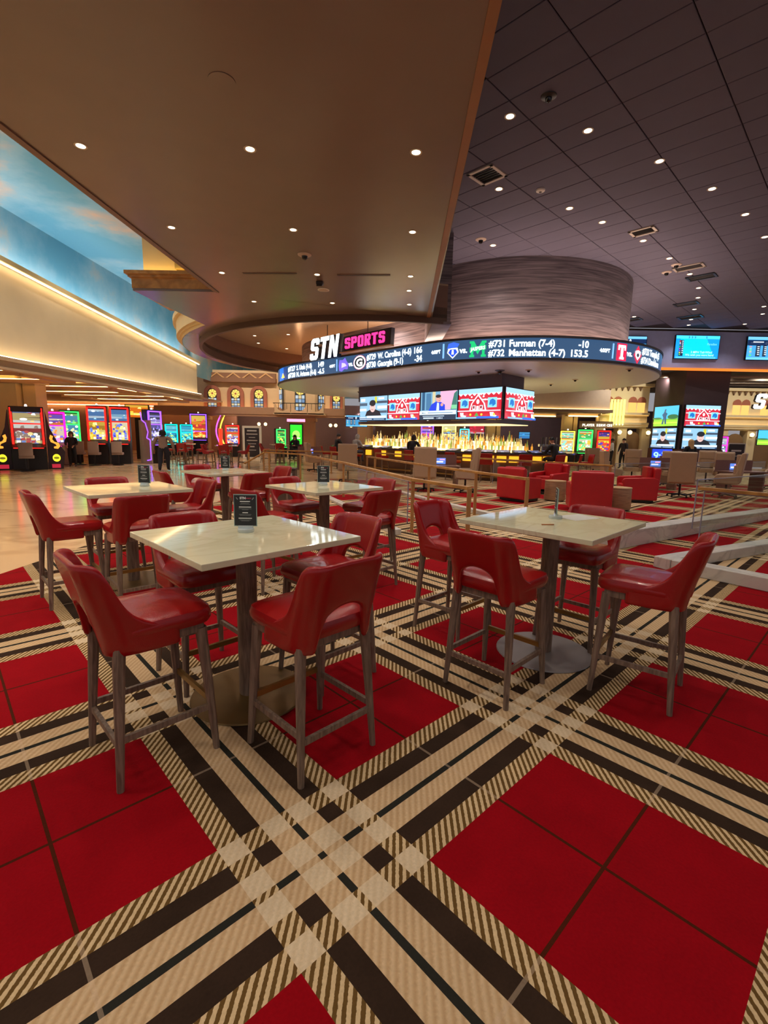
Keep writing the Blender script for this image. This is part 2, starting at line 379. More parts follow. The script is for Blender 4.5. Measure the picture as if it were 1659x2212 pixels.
# stadium outline of the big ring over the bar: two half circles about EA and EB
EA = Vector((5.1, 21.2)); EB = Vector((0.2, 26.1)); RING_R = 5.8; RING_L = 4.9 * 2 ** 0.5
def ring_pt(s, r):      # s = arc length on the r = 5.8 outline, 0 at the front, minus to the left
    if s >= -RING_R * PI / 4:
        t = s / RING_R; return (EA.x + math.sin(t) * r, EA.y - math.cos(t) * r)
    t = -s - RING_R * PI / 4; q = 2 ** -0.5
    if t <= RING_L: return (EA.x - r * q - t * q, EA.y - r * q + t * q)
    th = PI / 4 + (t - RING_L) / RING_R
    return (EB.x - math.sin(th) * r, EB.y - math.cos(th) * r)
def stadium(r, n=28):
    pts = []
    for k in range(n + 1):
        a = R(225) + PI * k / n; pts.append((EA.x + r * math.cos(a), EA.y + r * math.sin(a)))
    for k in range(n + 1):
        a = R(45) + PI * k / n; pts.append((EB.x + r * math.cos(a), EB.y + r * math.sin(a)))
    return pts

# brown soffit with the round recess
def sl(y): return -4.45 + 0.037 * (y - 6)
def sr(y): return 0.79 + 0.037 * (y - 4.4)
HC = Vector((-0.39, 21.9)); HR = 7.37; OC = Vector((0.0, 22.6)); OR = 8.6
outer = [(sr(-8), -8), (sl(-8), -8), (sl(12.6), 12.6), (-6.35, 12.6), (-5.95, 16.35)]
a0 = math.atan2(16.35 - OC.y, -5.95 - OC.x) % (2 * PI); a1 = math.acos(1.85 / OR)
outer += [(OC.x + OR * math.cos(a0 + (a1 - a0) * k / 40), OC.y + OR * math.sin(a0 + (a1 - a0) * k / 40)) for k in range(1, 41)]
h0 = math.acos((1.85 - HC.x) / HR); h1 = 2 * PI - h0
hole = [(HC.x + HR * math.cos(h0 + (h1 - h0) * k / 56), HC.y + HR * math.sin(h0 + (h1 - h0) * k / 56)) for k in range(57)]
SZ = 5.1
o = poly_obj('ceiling', outer + hole + [(1.3, hole[-1][1])], SZ + 0.3, soff, thick=0.3)
struct(o, 'broad brown painted soffit ceiling with recessed downlights')
mb = MB(); out2 = [(p[0] + (p[0] - HC.x) / HR * 0.0, p[1]) for p in hole]
inner = [((p[0] - HC.x) * 0.985 + HC.x, (p[1] - HC.y) * 0.985 + HC.y) for p in hole]
mb.strip([(p[0], p[1], 4.93) for p in hole], [(p[0], p[1], SZ + 0.1) for p in hole])
mb.strip([(p[0], p[1], 4.93) for p in inner], [(p[0], p[1], 4.93) for p in hole])
mb.strip([(p[0], p[1], SZ + 0.1) for p in inner], [(p[0], p[1], 4.93) for p in inner])
struct(mb.build('trim_1', mat('lip_bronze', (92, 68, 56), 0.5), smooth=True), 'dark curved lip around the round ceiling recess')
mb = MB()
mb.strip([(p[0], p[1], SZ + 0.1) for p in hole], [(p[0], p[1], 6.0) for p in hole])
struct(mb.build('wall_recess', mat('recess_wall', (132, 100, 84), 0.5), smooth=True), 'curved side wall of the round ceiling recess')
struct(poly_obj('ceiling.001', hole, 6.05, mat('recess_gloss', (186, 160, 132), 0.22), thick=0.05), 'glossy ceiling of the round recess above the big sign')
# moulded outer edge of the round soffit
mb = MB(); arc = outer[4:40]
def off(pts, k): return [((p[0] - OC.x) * (1 + k) + OC.x, (p[1] - OC.y) * (1 + k) + OC.y) for p in pts]
for k, (z0, z1) in ((0.002, (5.1, 5.2)), (0.012, (5.2, 5.26)), (0.022, (5.26, 5.75)), (0.035, (5.75, 5.9))):
    q = off(arc, k); mb.strip([(p[0], p[1], z0) for p in q], [(p[0], p[1], z1) for p in q])
    mb.strip([(p[0], p[1], z1) for p in q], [(p[0], p[1], z1) for p in off(arc, k - 0.02)])
    mb.strip([(p[0], p[1], z0) for p in off(arc, -0.001)], [(p[0], p[1], z0) for p in q])
struct(mb.build('trim_2', plaster, smooth=True), 'cream moulded outer rim of the round soffit')
# straight edge trims of the soffit
mb = MB(); mb.bar((sr(-8) + 0.02, -8, SZ + 0.13), (sr(14.9) + 0.02, 14.9, SZ + 0.13), 0.10, 0.30)
struct(mb.build('trim_3', mat('edge_orange', (150, 102, 64), 0.5)), 'orange toned edge strip along the right side of the soffit')
mb = MB(); mb.bar((sl(-8) - 0.05, -8, SZ + 0.12), (sl(12.6) - 0.05, 12.6, SZ + 0.12), 0.10, 0.28)
struct(mb.build('trim_4', mat('edge_brown', (122, 92, 76), 0.5)), 'brown edge strip along the left side of the soffit')
mb = MB(); mb.box((1.6, 16.5, 6.2), (0.5, 3.3, 2.5)); mb.m(1).box((1.6, 16.5, 4.97), (0.56, 3.36, 0.07))
struct(mb.build('wall_wood_end', [MATS['drum_wood'], MATS['drum_wood']]), 'wood clad block closing the end of the soffit')

# drum above the ring, ring underside, ring fascia
mb = MB(); pts = stadium(4.6, 40); n = len(pts)
mb.add([(p[0], p[1], 4.72) for p in pts] + [(p[0], p[1], 7.5) for p in pts], [(i, (i + 1) % n, n + (i + 1) % n, n + i) for i in range(n)])
struct(mb.build('wall_drum', MATS['drum_wood'], smooth=True), 'tall curved drum clad in horizontally grained grey brown wood')
mb = MB(); po = stadium(5.78, 48); pi_ = stadium(4.55, 48); n = len(po)
mb.prism(po, 4.02, 4.10)
mb.add([(p[0], p[1], 4.74) for p in po] + [(p[0], p[1], 4.74) for p in pi_], [(i, (i + 1) % n, n + (i + 1) % n, n + i) for i in range(n)])
struct(mb.build('ceiling.002', mat('ring_under', (204, 208, 218), 0.4)), 'smooth pale underside of the ring above the bar')
mb = MB(); pa = stadium(4.75, 48); pb = stadium(4.85, 48)      # warm cove strip on top of the ring
mb.add([(p[0], p[1], 4.755) for p in pa] + [(p[0], p[1], 4.755) for p in pb], [(i, (i + 1) % n, n + (i + 1) % n, n + i) for i in range(n)])
struct(mb.build('trim_5', em((255, 186, 130), 12.0)), 'warm cove light strip at the foot of the drum')

mb = MB(); sv = [-7.5 + .5 * k for k in range(43)]      # added glow strip behind the LED band, brightens drum and ceilings
mb.strip([ring_pt(s, 5.25) + (4.76,) for s in sv], [ring_pt(s, 5.5) + (4.76,) for s in sv])
struct(mb.build('trim_47', em((255, 226, 206), 12.0)), 'added unseen glow strip on top of the ring behind the LED band')
# dark tile ceiling on the right, turned 45 degrees
TZ = 7.5
def pix(X, Y, Z):
    Z -= CAM_H; zc = Y * math.cos(PITCH) - Z * math.sin(PITCH); yc = Y * math.sin(PITCH) + Z * math.cos(PITCH)
    if zc < 0.1: return (-9999, -9999)
    sx = FPX * X / zc; sy = -FPX * yc / zc
    return 829.5 + math.cos(ROLL) * sx - math.sin(ROLL) * sy, 1106 + math.sin(ROLL) * sx + math.cos(ROLL) * sy
tc_o = struct(poly_obj('ceiling.003', [(0.4, -8), (24, -8), (24, 26.6), (0.4, 26.6)], TZ + 0.06, gridm, thick=0.02), 'dark purple grey tile ceiling set on the diagonal')
tile = MB(); tile.box((0, 0, 0.01), (1.385, 0.690, 0.02)); tmesh = tile.mesh('ceiling_tile', tile_m)
bv = bmesh.new(); bv.from_mesh(tmesh); bmesh.ops.bevel(bv, geom=[e for e in bv.edges if all(v.co.z < 0.005 for v in e.verts)], offset=0.008, segments=1, affect='EDGES'); bv.to_mesh(tmesh); bv.free()
q2 = 2 ** -0.5; ncount = 0
for i in range(-14, 16):
    for j in range(-2, 40):
        if i == 99: continue
        dd = 5.22 + 1.40 * (i + 0.5); ss = 6.73 + 0.703 * (j + 0.5)
        X = (ss - dd) * q2; Y = (ss + dd) * q2
        if not (0.9 < X < 23 and 1.0 < Y < 26): continue
        px, py = pix(X, Y, TZ)
        if not (885 < px < 1850 and -130 < py < 735): continue
        dx, dy = X - EA.x, Y - EA.y
        if math.hypot(dx, dy) < 3.9: continue
        t = bpy.data.objects.new('ceiling_tile', tmesh); C.objects.link(t); t.parent = tc_o
        t.location = (X, Y, TZ + (0.001 if (i + j) % 3 else 0.003)); t.rotation_euler.z = -PI / 4; ncount += 1
print('tiles', ncount)

# left: beige beam with cove lights, painted sky above
BX = -12.5
mb = MB()
A0 = [(BX, -6, 3.85), (BX, 16, 3.95), (BX, 24, 4.05), (BX, 32.5, 4.15)]; A1 = [(BX, -6, 7.9), (BX, 16, 6.87), (BX, 24, 6.45), (BX, 32.5, 6.02)]
mb.strip(A0, A1); mb.add([(BX, 32.5, 4.15), (BX - 6, 32.5, 4.15), (BX - 6, 32.5, 6.02), (BX, 32.5, 6.02)], [(0, 1, 2, 3)])
struct(mb.build('wall_left', mat('beam_beige', (222, 206, 176), 0.65, 0, 0.08, 1.2)), 'tall beige bulkhead wall over the slot machines')
mb = MB()
for i in range(3): mb.bar(Vector(A1[i]) + Vector((0.12, 0, 0.10)), Vector(A1[i + 1]) + Vector((0.12, 0, 0.10)), 0.30, 0.16)
struct(mb.build('trim_6', plaster), 'cream cornice along the top of the beige bulkhead')
mb = MB()
for i in range(3):
    mb.bar(Vector(A0[i]) + Vector((0.10, 0, -0.10)), Vector(A0[i + 1]) + Vector((0.10, 0, -0.10)), 0.44, 0.12)
    mb.bar(Vector(A0[i]) + Vector((0.04, 0, -0.26)), Vector(A0[i + 1]) + Vector((0.04, 0, -0.26)), 0.30, 0.20)
    mb.bar(Vector(A0[i]) + Vector((0.16, 0, -0.40)), Vector(A0[i + 1]) + Vector((0.16, 0, -0.40)), 0.30, 0.08)
struct(mb.build('trim_7', mat('stone_ledge', (196, 168, 138), 0.6)), 'stepped stone ledge along the foot of the beige bulkhead')
mb = MB()
for i in range(3):
    mb.bar(Vector(A1[i]) + Vector((0.17, 0, 0.0)), Vector(A1[i + 1]) + Vector((0.17, 0, 0.0)), 0.06, 0.03)
    mb.bar(Vector(A0[i]) + Vector((0.22, 0, -0.02)), Vector(A0[i + 1]) + Vector((0.22, 0, -0.02)), 0.06, 0.03)
struct(mb.build('trim_8', em((255, 222, 174), 7.0)), 'warm cove light strips above and below the beige bulkhead')
mb = MB()
for i in range(3): mb.bar(Vector(A1[i]) + Vector((-0.30, 0, 0.24)), Vector(A1[i + 1]) + Vector((-0.30, 0, 0.24)), 0.10, 0.03)
struct(mb.build('trim_41', em((224, 230, 236), 24.0)), 'added cool glow strip on top of the bulkhead that washes the painted sky')  # extra unseen strip, added to brighten the painted sky
mb = MB(); mb.add([(-13.4, -8, 5.5), (-13.4, 46, 5.5), (-13.4, 46, 9.2), (-13.4, -8, 9.2)], [(0, 1, 2, 3)])
mb.add([(-13.4, -8, 9.2), (-13.4, 46, 9.2), (3, 46, 9.2), (3, -8, 9.2)], [(0, 1, 2, 3)])
mb.add([(-13.4, 46, 5.0), (3, 46, 5.0), (3, 46, 9.2), (-13.4, 46, 9.2)], [(0, 1, 2, 3)])
struct(mb.build('ceiling.004', MATS['sky']), 'high ceiling painted as blue sky with peach clouds')
# pier with cornice beside the soffit
mb = MB(); mb.box((-5.0, 13.7, 7.5), (2.3, 1.8, 3.7)); mb.m(1).box((-5.1, 12.82, 7.5), (0.42, 0.3, 3.7)); mb.m(0)
struct(mb.build('wall_pier', [plaster, mat('pier_olive', (176, 154, 96), 0.7)]), 'lit cream pier rising beside the soffit to the painted sky')
mb = MB()
for z0, z1, e in ((5.105, 5.16, 0.0), (5.16, 5.40, 0.06), (5.40, 5.46, 0.12), (5.46, 5.54, 0.18)):
    mb.box((-5.25, 13.62, (z0 + z1) / 2), (2.1 + 2 * e, 1.96 + 2 * e, z1 - z0))
struct(mb.build('trim_9', MATS['gold_wood']), 'golden wood cornice at the foot of the cream pier')
mb = MB(); mb.box((-5.3, 12.62, 5.56), (2.0, 0.06, 0.03)); mb.box((-6.32, 13.5, 5.56), (0.06, 1.8, 0.03))
struct(mb.build('trim_10', em((255, 206, 110), 7.0)), 'warm cove light hidden behind the wood cornice')

# low ceiling with lit trays over the slot machines
mb = MB(); mb.box((-24.2, 24, 3.98), (23, 64, 0.1))
struct(mb.build('ceiling.005', mat('slot_ceiling', (196, 164, 132), 0.6)), 'low tan ceiling above the slot machines')
for k, (x, y, sx, sy) in enumerate(((-16.8, 19.6, 6.5, 3.0), (-17.2, 25.8, 7.0, 3.4), (-16.6, 31.6, 6.0, 3.4), (-24.5, 24, 5.0, 8.0))):
    mb = MB()
    for (cx, cy, dx, dy) in ((x, y - sy / 2, sx, 0.25), (x, y + sy / 2, sx, 0.25), (x - sx / 2, y, 0.25, sy), (x + sx / 2, y, 0.25, sy)):
        mb.m(0).box((cx, cy, 3.66), (dx + 0.2, dy, 0.14))
        mb.m(1).box((cx, cy, 3.745), (dx, dy * 0.5, 0.03))
    struct(mb.build('trim_%d' % (11 + k), [mat('tray_tan', (206, 168, 132), 0.6), em((255, 206, 130), 9.0)]), ('lit rectangular ceiling tray, ' + ('nearest', 'second', 'third', 'far left')[k] + ' over the slot floor'))
for k, (x, y) in enumerate(((-16.5, 21.6), (-15.7, 21.9))):
    mb = MB(); mb.box((x, y, 2.1), (0.55 if k else 0.9, 0.7, 3.9)); mb.box((x, y, 3.7), (0.75 if k else 1.1, 0.9, 0.2))
    struct(mb.build('wall_column' if not k else 'wall_column.001', plaster), 'cream fluted column behind the dragon slot machine' if not k else 'narrow cream column half beside the wide one')
# ------------------------------------------------------------------ far walls and facades
def arch_pts(cx, w, z0, z1, n=10):     # upright arch outline in x,z
    r = w / 2; zs = z1 - r
    return [(cx - r, z0), (cx + r, z0)] + [(cx + r * math.cos(PI * k / n), zs + r * math.sin(PI * k / n)) for k in range(n + 1)]
# left facade with stained glass windows, y = 38
FY = 38.0
mb = MB(); mb.box((-10.5, FY + 0.3, 4.7), (14.5, 0.6, 3.4)); mb.m(1)
mb.box((-10.5, FY - 0.15, 3.28), (14.6, 0.9, 0.42)); mb.box((-10.5, FY - 0.25, 3.0), (14.6, 0.6, 0.16))
mb.m(2).box((-11.2, FY - 0.12, 5.62), (5.5, 0.7, 0.32)); mb.box((-11.2, FY + 0.0, 5.95), (5.4, 0.5, 0.45))
struct(mb.build('wall_facade_left', [warmwall, mat('ledge_tan', (176, 132, 100), 0.7), mat('brown_cornice', (140, 96, 68), 0.7)]), 'warm old town style facade above the far arcade')
zig = MB()
for k in range(4):
    x = -13.6 + k * 1.25
    zig.vprism([(x, 5.78), (x + 0.18, 5.78), (x + 0.62, 6.1), (x + 1.07, 5.78), (x + 1.25, 5.78), (x + 0.62, 6.2)], FY - 0.30, FY - 0.22)
struct(zig.build('trim_20', mat('zig_tan', (212, 160, 104), 0.7)), 'tan zigzag frieze on the far facade')
def stained(name, x, y, z0, z1, w, label, framew=0.0, rz=0.0):
    t = thing(name, label, 'window', (x, y, 0), rz); t['kind'] = 'structure'
    if framew:
        m_ = MB(); o_ = arch_pts(0, w + framew * 2, z0 - 0.02, z1 + framew); i_ = arch_pts(0, w, z0 - 0.02, z1)
        n_ = len(o_); m_.add([(p[0], -0.14, p[1]) for p in o_] + [(p[0], -0.14, p[1]) for p in i_] + [(p[0], 0.0, p[1]) for p in o_],
             [(i, (i + 1) % n_, n_ + (i + 1) % n_, n_ + i) for i in range(1, n_)] + [(i, 2 * n_ + i, 2 * n_ + (i + 1) % n_, (i + 1) % n_) for i in range(n_)])
        m_.build('window_frame', terracotta, t)
    a = Art(); r = w / 2; cz = z1 - r
    a.poly(arch_pts(0, w, z0, z1), (58, 52, 50), 0.3)
    a.oval(0, cz, r * 0.86, r * 0.86, (236, 196, 90), 1.1)
    for k in range(8): a.poly([(0, cz), (r * 0.85 * math.cos(k * PI / 4 + 0.15), cz + r * 0.85 * math.sin(k * PI / 4 + 0.15)), (r * 0.85 * math.cos(k * PI / 4 + 0.3), cz + r * 0.85 * math.sin(k * PI / 4 + 0.3))], (120, 84, 50), 0.6)
    a.oval(0, cz, r * 0.2, r * 0.2, (150, 60, 50), 0.8)
    hgt = cz - r * 0.9 - z0
    for i in range(3):
        for j in range(4):
            x0 = -r * 0.9 + i * r * 0.6 + 0.02; zz = z0 + j * hgt / 4 + 0.02
            a.rect(x0, zz, x0 + r * 0.6 - 0.04, zz + hgt / 4 - 0.04, ((150, 176, 200), (216, 190, 140), (110, 140, 176), (190, 204, 214))[(i * 2 + j) % 4], 0.75)
    a.build('pane', t, 1, 1, (0, -0.02, 0), step=0.004)
    return t
stained('window_1', -13.45, FY - 0.02, 3.52, 5.0, 0.75, 'arched stained glass window nearest the beige bulkhead', 0.26)
stained('window_2', -11.65, FY - 0.02, 3.52, 5.0, 0.75, 'arched stained glass window in the middle of three terracotta arches', 0.26)
stained('window_3', -9.85, FY - 0.02, 3.52, 5.0, 0.75, 'arched stained glass window right of the three terracotta arches', 0.26)
# rounded bay with balcony
bay = MB(); bay.prism([(-8.3, FY), (-7.6, FY - 0.9), (-5.4, FY - 0.9), (-4.7, FY), (-4.7, FY + .4), (-8.3, FY + .4)], 3.2, 6.4)
struct(bay.build('wall_bay', warmwall), 'projecting bay of the far facade behind the balcony')
stained('window_4', -8.0, FY - 0.50, 3.5, 5.55, 0.62, 'narrow tall stained glass window left on the bay', 0, R(-52))
stained('window_5', -6.5, FY - 0.92, 3.4, 5.3, 0.8, 'tall stained glass window in the middle of the bay')
stained('window_6', -5.02, FY - 0.50, 3.5, 5.1, 0.6, 'narrow stained glass window right on the bay', 0, R(52))
stained('window_7', -3.85, FY - 0.02, 3.52, 4.75, 0.62, 'single arched stained glass window right of the balcony bay', 0.18)
bal = thing('balcony', 'small scalloped balcony with iron rail on the far facade', 'balcony', (-6.5, FY - 1.0, 3.1))
m_ = MB()
for k in range(3):
    x = -1.25 + k * 1.25
    m_.vprism([(x - 0.6, 0), (x + 0.6, 0), (x + 0.6, 0.72)] + [(x + 0.5 * math.cos(PI * q / 8), 0.72 - 0.5 * math.sin(PI * q / 8)) for q in range(9)] + [(x - 0.6, 0.72)], -0.5, -0.38)
m_.box((0, 0, 0.02), (3.9, 1.0, 0.12)); m_.build('parapet', warmwall, bal)
m_ = MB(); m_.box((0, -0.44, 0.80), (3.9, 0.05, 0.05))
for k in range(13): m_.box((-1.86 + k * 0.31, -0.44, 0.5), (0.025, 0.025, 0.6))
m_.build('railing', black, bal)
# dim arcade behind
mb = MB(); mb.box((-8, 43, 1.7), (30, 0.4, 3.4))
struct(mb.build('wall_back_left', mat('arcade_dark', (128, 96, 90), 0.8)), 'dim back wall inside the far arcade')
mb = MB(); mb.box((-23, 41, 2.2), (21, 0.4, 4.4))
struct(mb.build('wall_back_slots', mat('back_brown', (150, 104, 84), 0.8)), 'brown back wall behind the slot floor')
for k, (x, w) in enumerate(((-6.6, 2.0), (-1.6, 1.2), (-14.3, 0.6))):
    m_ = MB(); m_.box((x, FY + 0.4, 1.45), (w, 0.9, 2.9)); m_.box((x, FY + 0.4, 0.15), (w + 0.2, 1.1, 0.3)); m_.box((x, FY + 0.4, 2.75), (w + 0.25, 1.15, 0.25))
    struct(m_.build('wall_arcade_pier' + ('' if not k else '.%03d' % k), mat('pier_tan', (190, 146, 108), 0.7)), ('wide tan arcade pier under the balcony', 'tan arcade pier near the video wall', 'slim tan arcade pier by the bulkhead')[k])
# panel wall right of the facade, behind the bar
mb = MB(); mb.box((-1.4, 36, 4.2), (1.0, 0.5, 2.2)); mb.m(1).box((0.2, 36.2, 4.0), (2.6, 0.4, 2.6)); mb.m(2).box((2.0, 36, 1.2), (5.5, 0.4, 2.6))
mb.m(3).box((2.3, 35.7, 1.2), (1.4, 0.2, 2.6))
struct(mb.build('wall_back_bar', [plaster, mat('brown_panel', (96, 70, 66), 0.7), mat('brown_panel2', (112, 80, 68), 0.7), warmwall]), 'brown panelled wall behind the bar')
mb = MB(); mb.box((9, 40, 2.0), (26, 0.4, 4.0))
struct(mb.build('wall_back', mat('back_mauve', (110, 90, 102), 0.8)), 'dim mauve back wall far behind the bar')
# pale soffit right of the video wall with cove below
mb = MB(); mb.box((10.2, 31, 4.05), (7.0, 2.0, 1.2)); mb.m(1).box((10.2, 30.9, 3.36), (7.2, 2.4, 0.18)); mb.m(2).box((10.2, 29.94, 3.47), (7.0, 0.06, 0.04))
struct(mb.build('ceiling.006', [mat('pale_soffit', (206, 186, 166), 0.6), mat('soffit_lip', (128, 104, 84), 0.6), em((255, 206, 130), 4.0)]), 'pale bulkhead right of the video wall with warm cove')
mb = MB()
for k in range(5):
    mb.m(0).box((1.0 + k * 3.0, 33 + (k % 2), 3.2), (2.6, 3.2, 0.16)); mb.m(1).box((1.0 + k * 3.0, 31.35 + (k % 2), 3.12), (2.5, 0.12, 0.06))
struct(mb.build('ceiling.007', [mat('tray_dark', (180, 150, 116), 0.6), em((255, 210, 130), 5.0)]), 'low lit ceiling trays beyond the bar')
for k, x in enumerate((4.6, 6.9, 11.9)):
    m_ = MB(); m_.box((x, 32, 1.6), (0.55, 0.5, 3.2)); m_.box((x + 0.5, 32, 1.6), (0.25, 0.4, 3.2))
    struct(m_.build('wall_post' + ('' if not k else '.%03d' % k), plaster), ('cream lit column behind the bar, left of three', 'cream lit column behind the bar, middle of three', 'cream lit column behind the bar, right of three')[k])
# ---- right side: TV wall
WY = 26.6
mb = MB(); mb.box((17, WY + 0.2, 6.5), (16, 0.4, 2.02)); mb.m(1).box((17, WY - 0.03, 7.44), (16, 0.1, 0.07)); mb.m(2).box((17, WY - 0.08, 5.46), (16, 0.14, 0.12))
struct(mb.build('wall_right', [mauve, gridm, em((255, 128, 40), .95)]), 'mauve wall carrying the odds screens above an orange cove line')
mb = MB(); mb.box((18, 33.5, 5.55), (18, 13.6, 0.1))
struct(mb.build('ceiling.008', mat('truss_void', (40, 36, 44), 0.8)), 'dark open ceiling behind the screen column')
for k in range(7):
    m_ = MB(); y = 27.6 + k * 1.25; m_.bar((9.5, y + 1.6, 5.3 - 0.02 * k), (26.5, y - 0.4, 5.3 - 0.02 * k), 0.16, 0.12)
    struct(m_.build('trim_%d' % (30 + k), mat('truss_grey', (150, 134, 120), 0.5)), 'pale ceiling truss bar number %s from the mauve wall' % ('one', 'two', 'three', 'four', 'five', 'six', 'seven')[k])
# screen column
colr = R(5.7)
t = MB(); t.box((1.25, 1.25, 2.75), (2.6, 2.5, 5.5)); t.m(1).box((1.25, 1.25, 0.7), (2.7, 2.6, 1.0))
struct(t.build('wall_column_screens', [mat('column_brown', (70, 54, 60), 0.6), mat('column_base', (84, 50, 48), 0.6)], loc=(16.35, 26.9, 0), rz=colr), 'dark brown square column that carries four screens')
# right facade
def facade(name, x0, x1, y, h, label):
    L = x1 - x0; t = thing(name, label, 'facade', (x0, y, 0)); t['kind'] = 'structure'
    m_ = MB(); m_.box((L / 2, 0.3, h / 2 + 1.2), (L, 0.6, h - 2.4)); m_.box((L / 2, 0.1, h - 0.05), (L + 0.2, 0.9, 0.18)); m_.box((L / 2, 0.15, 2.55), (L, 0.7, 0.14)); m_.box((L / 2, 0.1, 3.2), (L, 0.5, 0.08))
    m_.build('upper_wall', whitefac, t)
    n = max(2, int(L / 1.6))
    for k in range(n + 1): m_ = MB(); m_.box((k * L / n, 0.3, 1.2), (0.55, 0.7, 2.4)); m_.build('pier', whitefac, t)
    for k in range(n):
        cx = (k + 0.5) * L / n
        for s_ in (-0.28, 0.28):
            a = MB(); a.vprism(arch_pts(cx + s_, 0.46, 3.3, 4.25, 6), -0.04, 0.02); a.build('pane', em((255, 190, 100), 0.95), t)
            a = MB(); a.vprism(arch_pts(cx + s_, 0.54, 4.0, 4.36, 6), -0.06, -0.045); a.build('arch_cap', terracotta, t)
        a = MB(); a.vprism(arch_pts(cx, L / n * 0.6, 0.05, 2.2, 8), 0.12, 0.2); a.build('doorway', mat('door_tan', (134, 104, 70), 0.7), t)
    for k in range(int(L / 0.38)):
        a = MB(); a.vprism([(k * 0.38, h - 0.14), (k * 0.38 + 0.2, h - 0.14), (k * 0.38 + 0.1, h - 0.4)], -0.12, 0.05); a.build('bracket', mat('bracket_brown', (110, 84, 60), 0.7), t)
    return t
facade('wall_facade_side', 13.6, 16.6, 31.0, 5.1, 'pale stone arcade facade with brown brackets left of the screen column')
facade('wall_facade_right', 18.3, 25.5, 31.5, 5.0, 'pale stone arcade facade under the second white sign')

mb = MB(); mb.box((-10.5, FY - 0.46, 3.51), (14.2, 0.08, 0.03)); mb.box((-8, FY + .75, 3.12), (26, 0.1, 0.03))
struct(mb.build('trim_42', em((255, 214, 160), 5.0)), 'added warm glow strips hidden behind the ledge of the far facade')  # unseen strips added to brighten the facade and the arcade inside
mb = MB(); mb.box((-10.5, FY - 0.58, 3.54), (14.6, 0.05, 0.14))
struct(mb.build('trim_44', mat('ledge_tan', (176, 132, 100))), 'small added lip hiding the glow strip on the far facade ledge')  # lip added only to keep the glow strip out of view
mb = MB(); mb.box((15.1, 30.84, 3.26), (3.0, 0.06, 0.03)); mb.box((21.9, 31.34, 3.26), (7.2, 0.06, 0.03)); mb.box((15.1, 30.84, 2.64), (3.0, 0.06, 0.03)); mb.box((21.9, 31.34, 2.64), (7.2, 0.06, 0.03))
struct(mb.build('trim_43', em((255, 214, 150), 3.0)), 'added warm glow strips hidden on the ledges of the pale arcade')  # unseen strips added to light the pale arcade walls
mb = MB()
for z in (3.3, 2.68): mb.box((15.1, 30.76, z), (3.0, 0.04, 0.14)); mb.box((21.9, 31.26, z), (7.2, 0.04, 0.14))
struct(mb.build('trim_45', whitefac), 'small added lips hiding the glow strips on the pale arcade ledges')  # lips added to screen the arcade glow strips from the camera
mb = MB(); mb.box((-23, 40.6, 3.7), (20, 0.1, 0.04))
struct(mb.build('trim_46', em((255, 206, 130), 10.0)), 'warm light line along the wall behind the slot floor')
# ------------------------------------------------------------------ bar-height dining chairs and tables
def chair_shell(mb):
    cols = [0, .035, .07, .098, .115, .125, .133, .145, .158, .175, .195, .215, .24, .26, .276, .289, .301, .31, .318, .328, .342, .365, .40, .44, .48, .528]
    def path(a):
        if a < .13: return (a, -.255), (0, -1)
        if a < .303:
            t = (a - .13) / .11; return (.13 + .11 * math.sin(t), -.145 - .11 * math.cos(t)), (math.sin(t), -math.cos(t))
        return (.24, -.145 + (a - .303)), (1, 0)
    def prof(a):
        tab = ((0, 1.095), (.15, 1.095), (.22, 1.095), (.25, 1.093), (.275, 1.084), (.29, 1.066), (.302, 1.03), (.31, .98), (.318, .928), (.328, .882), (.342, .845), (.365, .815), (.40, .789), (.44, .770), (.48, .756), (.528, .745), (1, .74))
        for (a_, z_), (b_, w_) in zip(tab, tab[1:]):
            if a_ <= a <= b_: zt = z_ + (w_ - z_) * (a - a_) / (b_ - a_); break
        q = 0
        if a < .125: zb = .785 + .082 * math.sqrt(max(0, 1 - (a / .125) ** 2))
        elif a < .165: zb = .785 - .145 * min(1, (a - .125) / .03)
        else: zb = .64
        return zb, zt, q
    full = [-a for a in cols[:0:-1]] + cols
    NV = 7; n = len(full)
    def surf(inset):
        rows = []
        for k in range(NV + 1):
            row = []
            for a in full:
                aa = abs(a); s_ = 1 if a >= 0 else -1
                (x, y), (nx, ny) = path(aa); zb, zt, q = prof(aa)
                z = zb + (zt - zb) * k / NV
                lean = .27 * max(0, z - .72)
                th = inset * (1.0 if 0 < k < NV else 0.85)
                row.append((s_ * (x - nx * th), y - ny * th - lean, z))
            rows.append(row)
        return rows
    o, i_ = surf(0.0), surf(0.042)
    vs = [p for r in o for p in r] + [p for r in i_ for p in r]; N = (NV + 1) * n; fs = []
    for k in range(NV):
        for j in range(n - 1):
            a = k * n + j; fs.append((a, a + 1, a + n + 1, a + n)); fs.append((N + a, N + a + n, N + a + n + 1, N + a + 1))
    for j in range(n - 1):
        fs.append((j, N + j, N + j + 1, j + 1)); b = NV * n + j; fs.append((b, b + 1, N + b + 1, N + b))
    for k in range(NV):
        for j in (0, n - 1):
            a = k * n + j; f = (a, a + n, N + a + n, N + a); fs.append(f if j == 0 else f[::-1])
    mb.add(vs, fs)
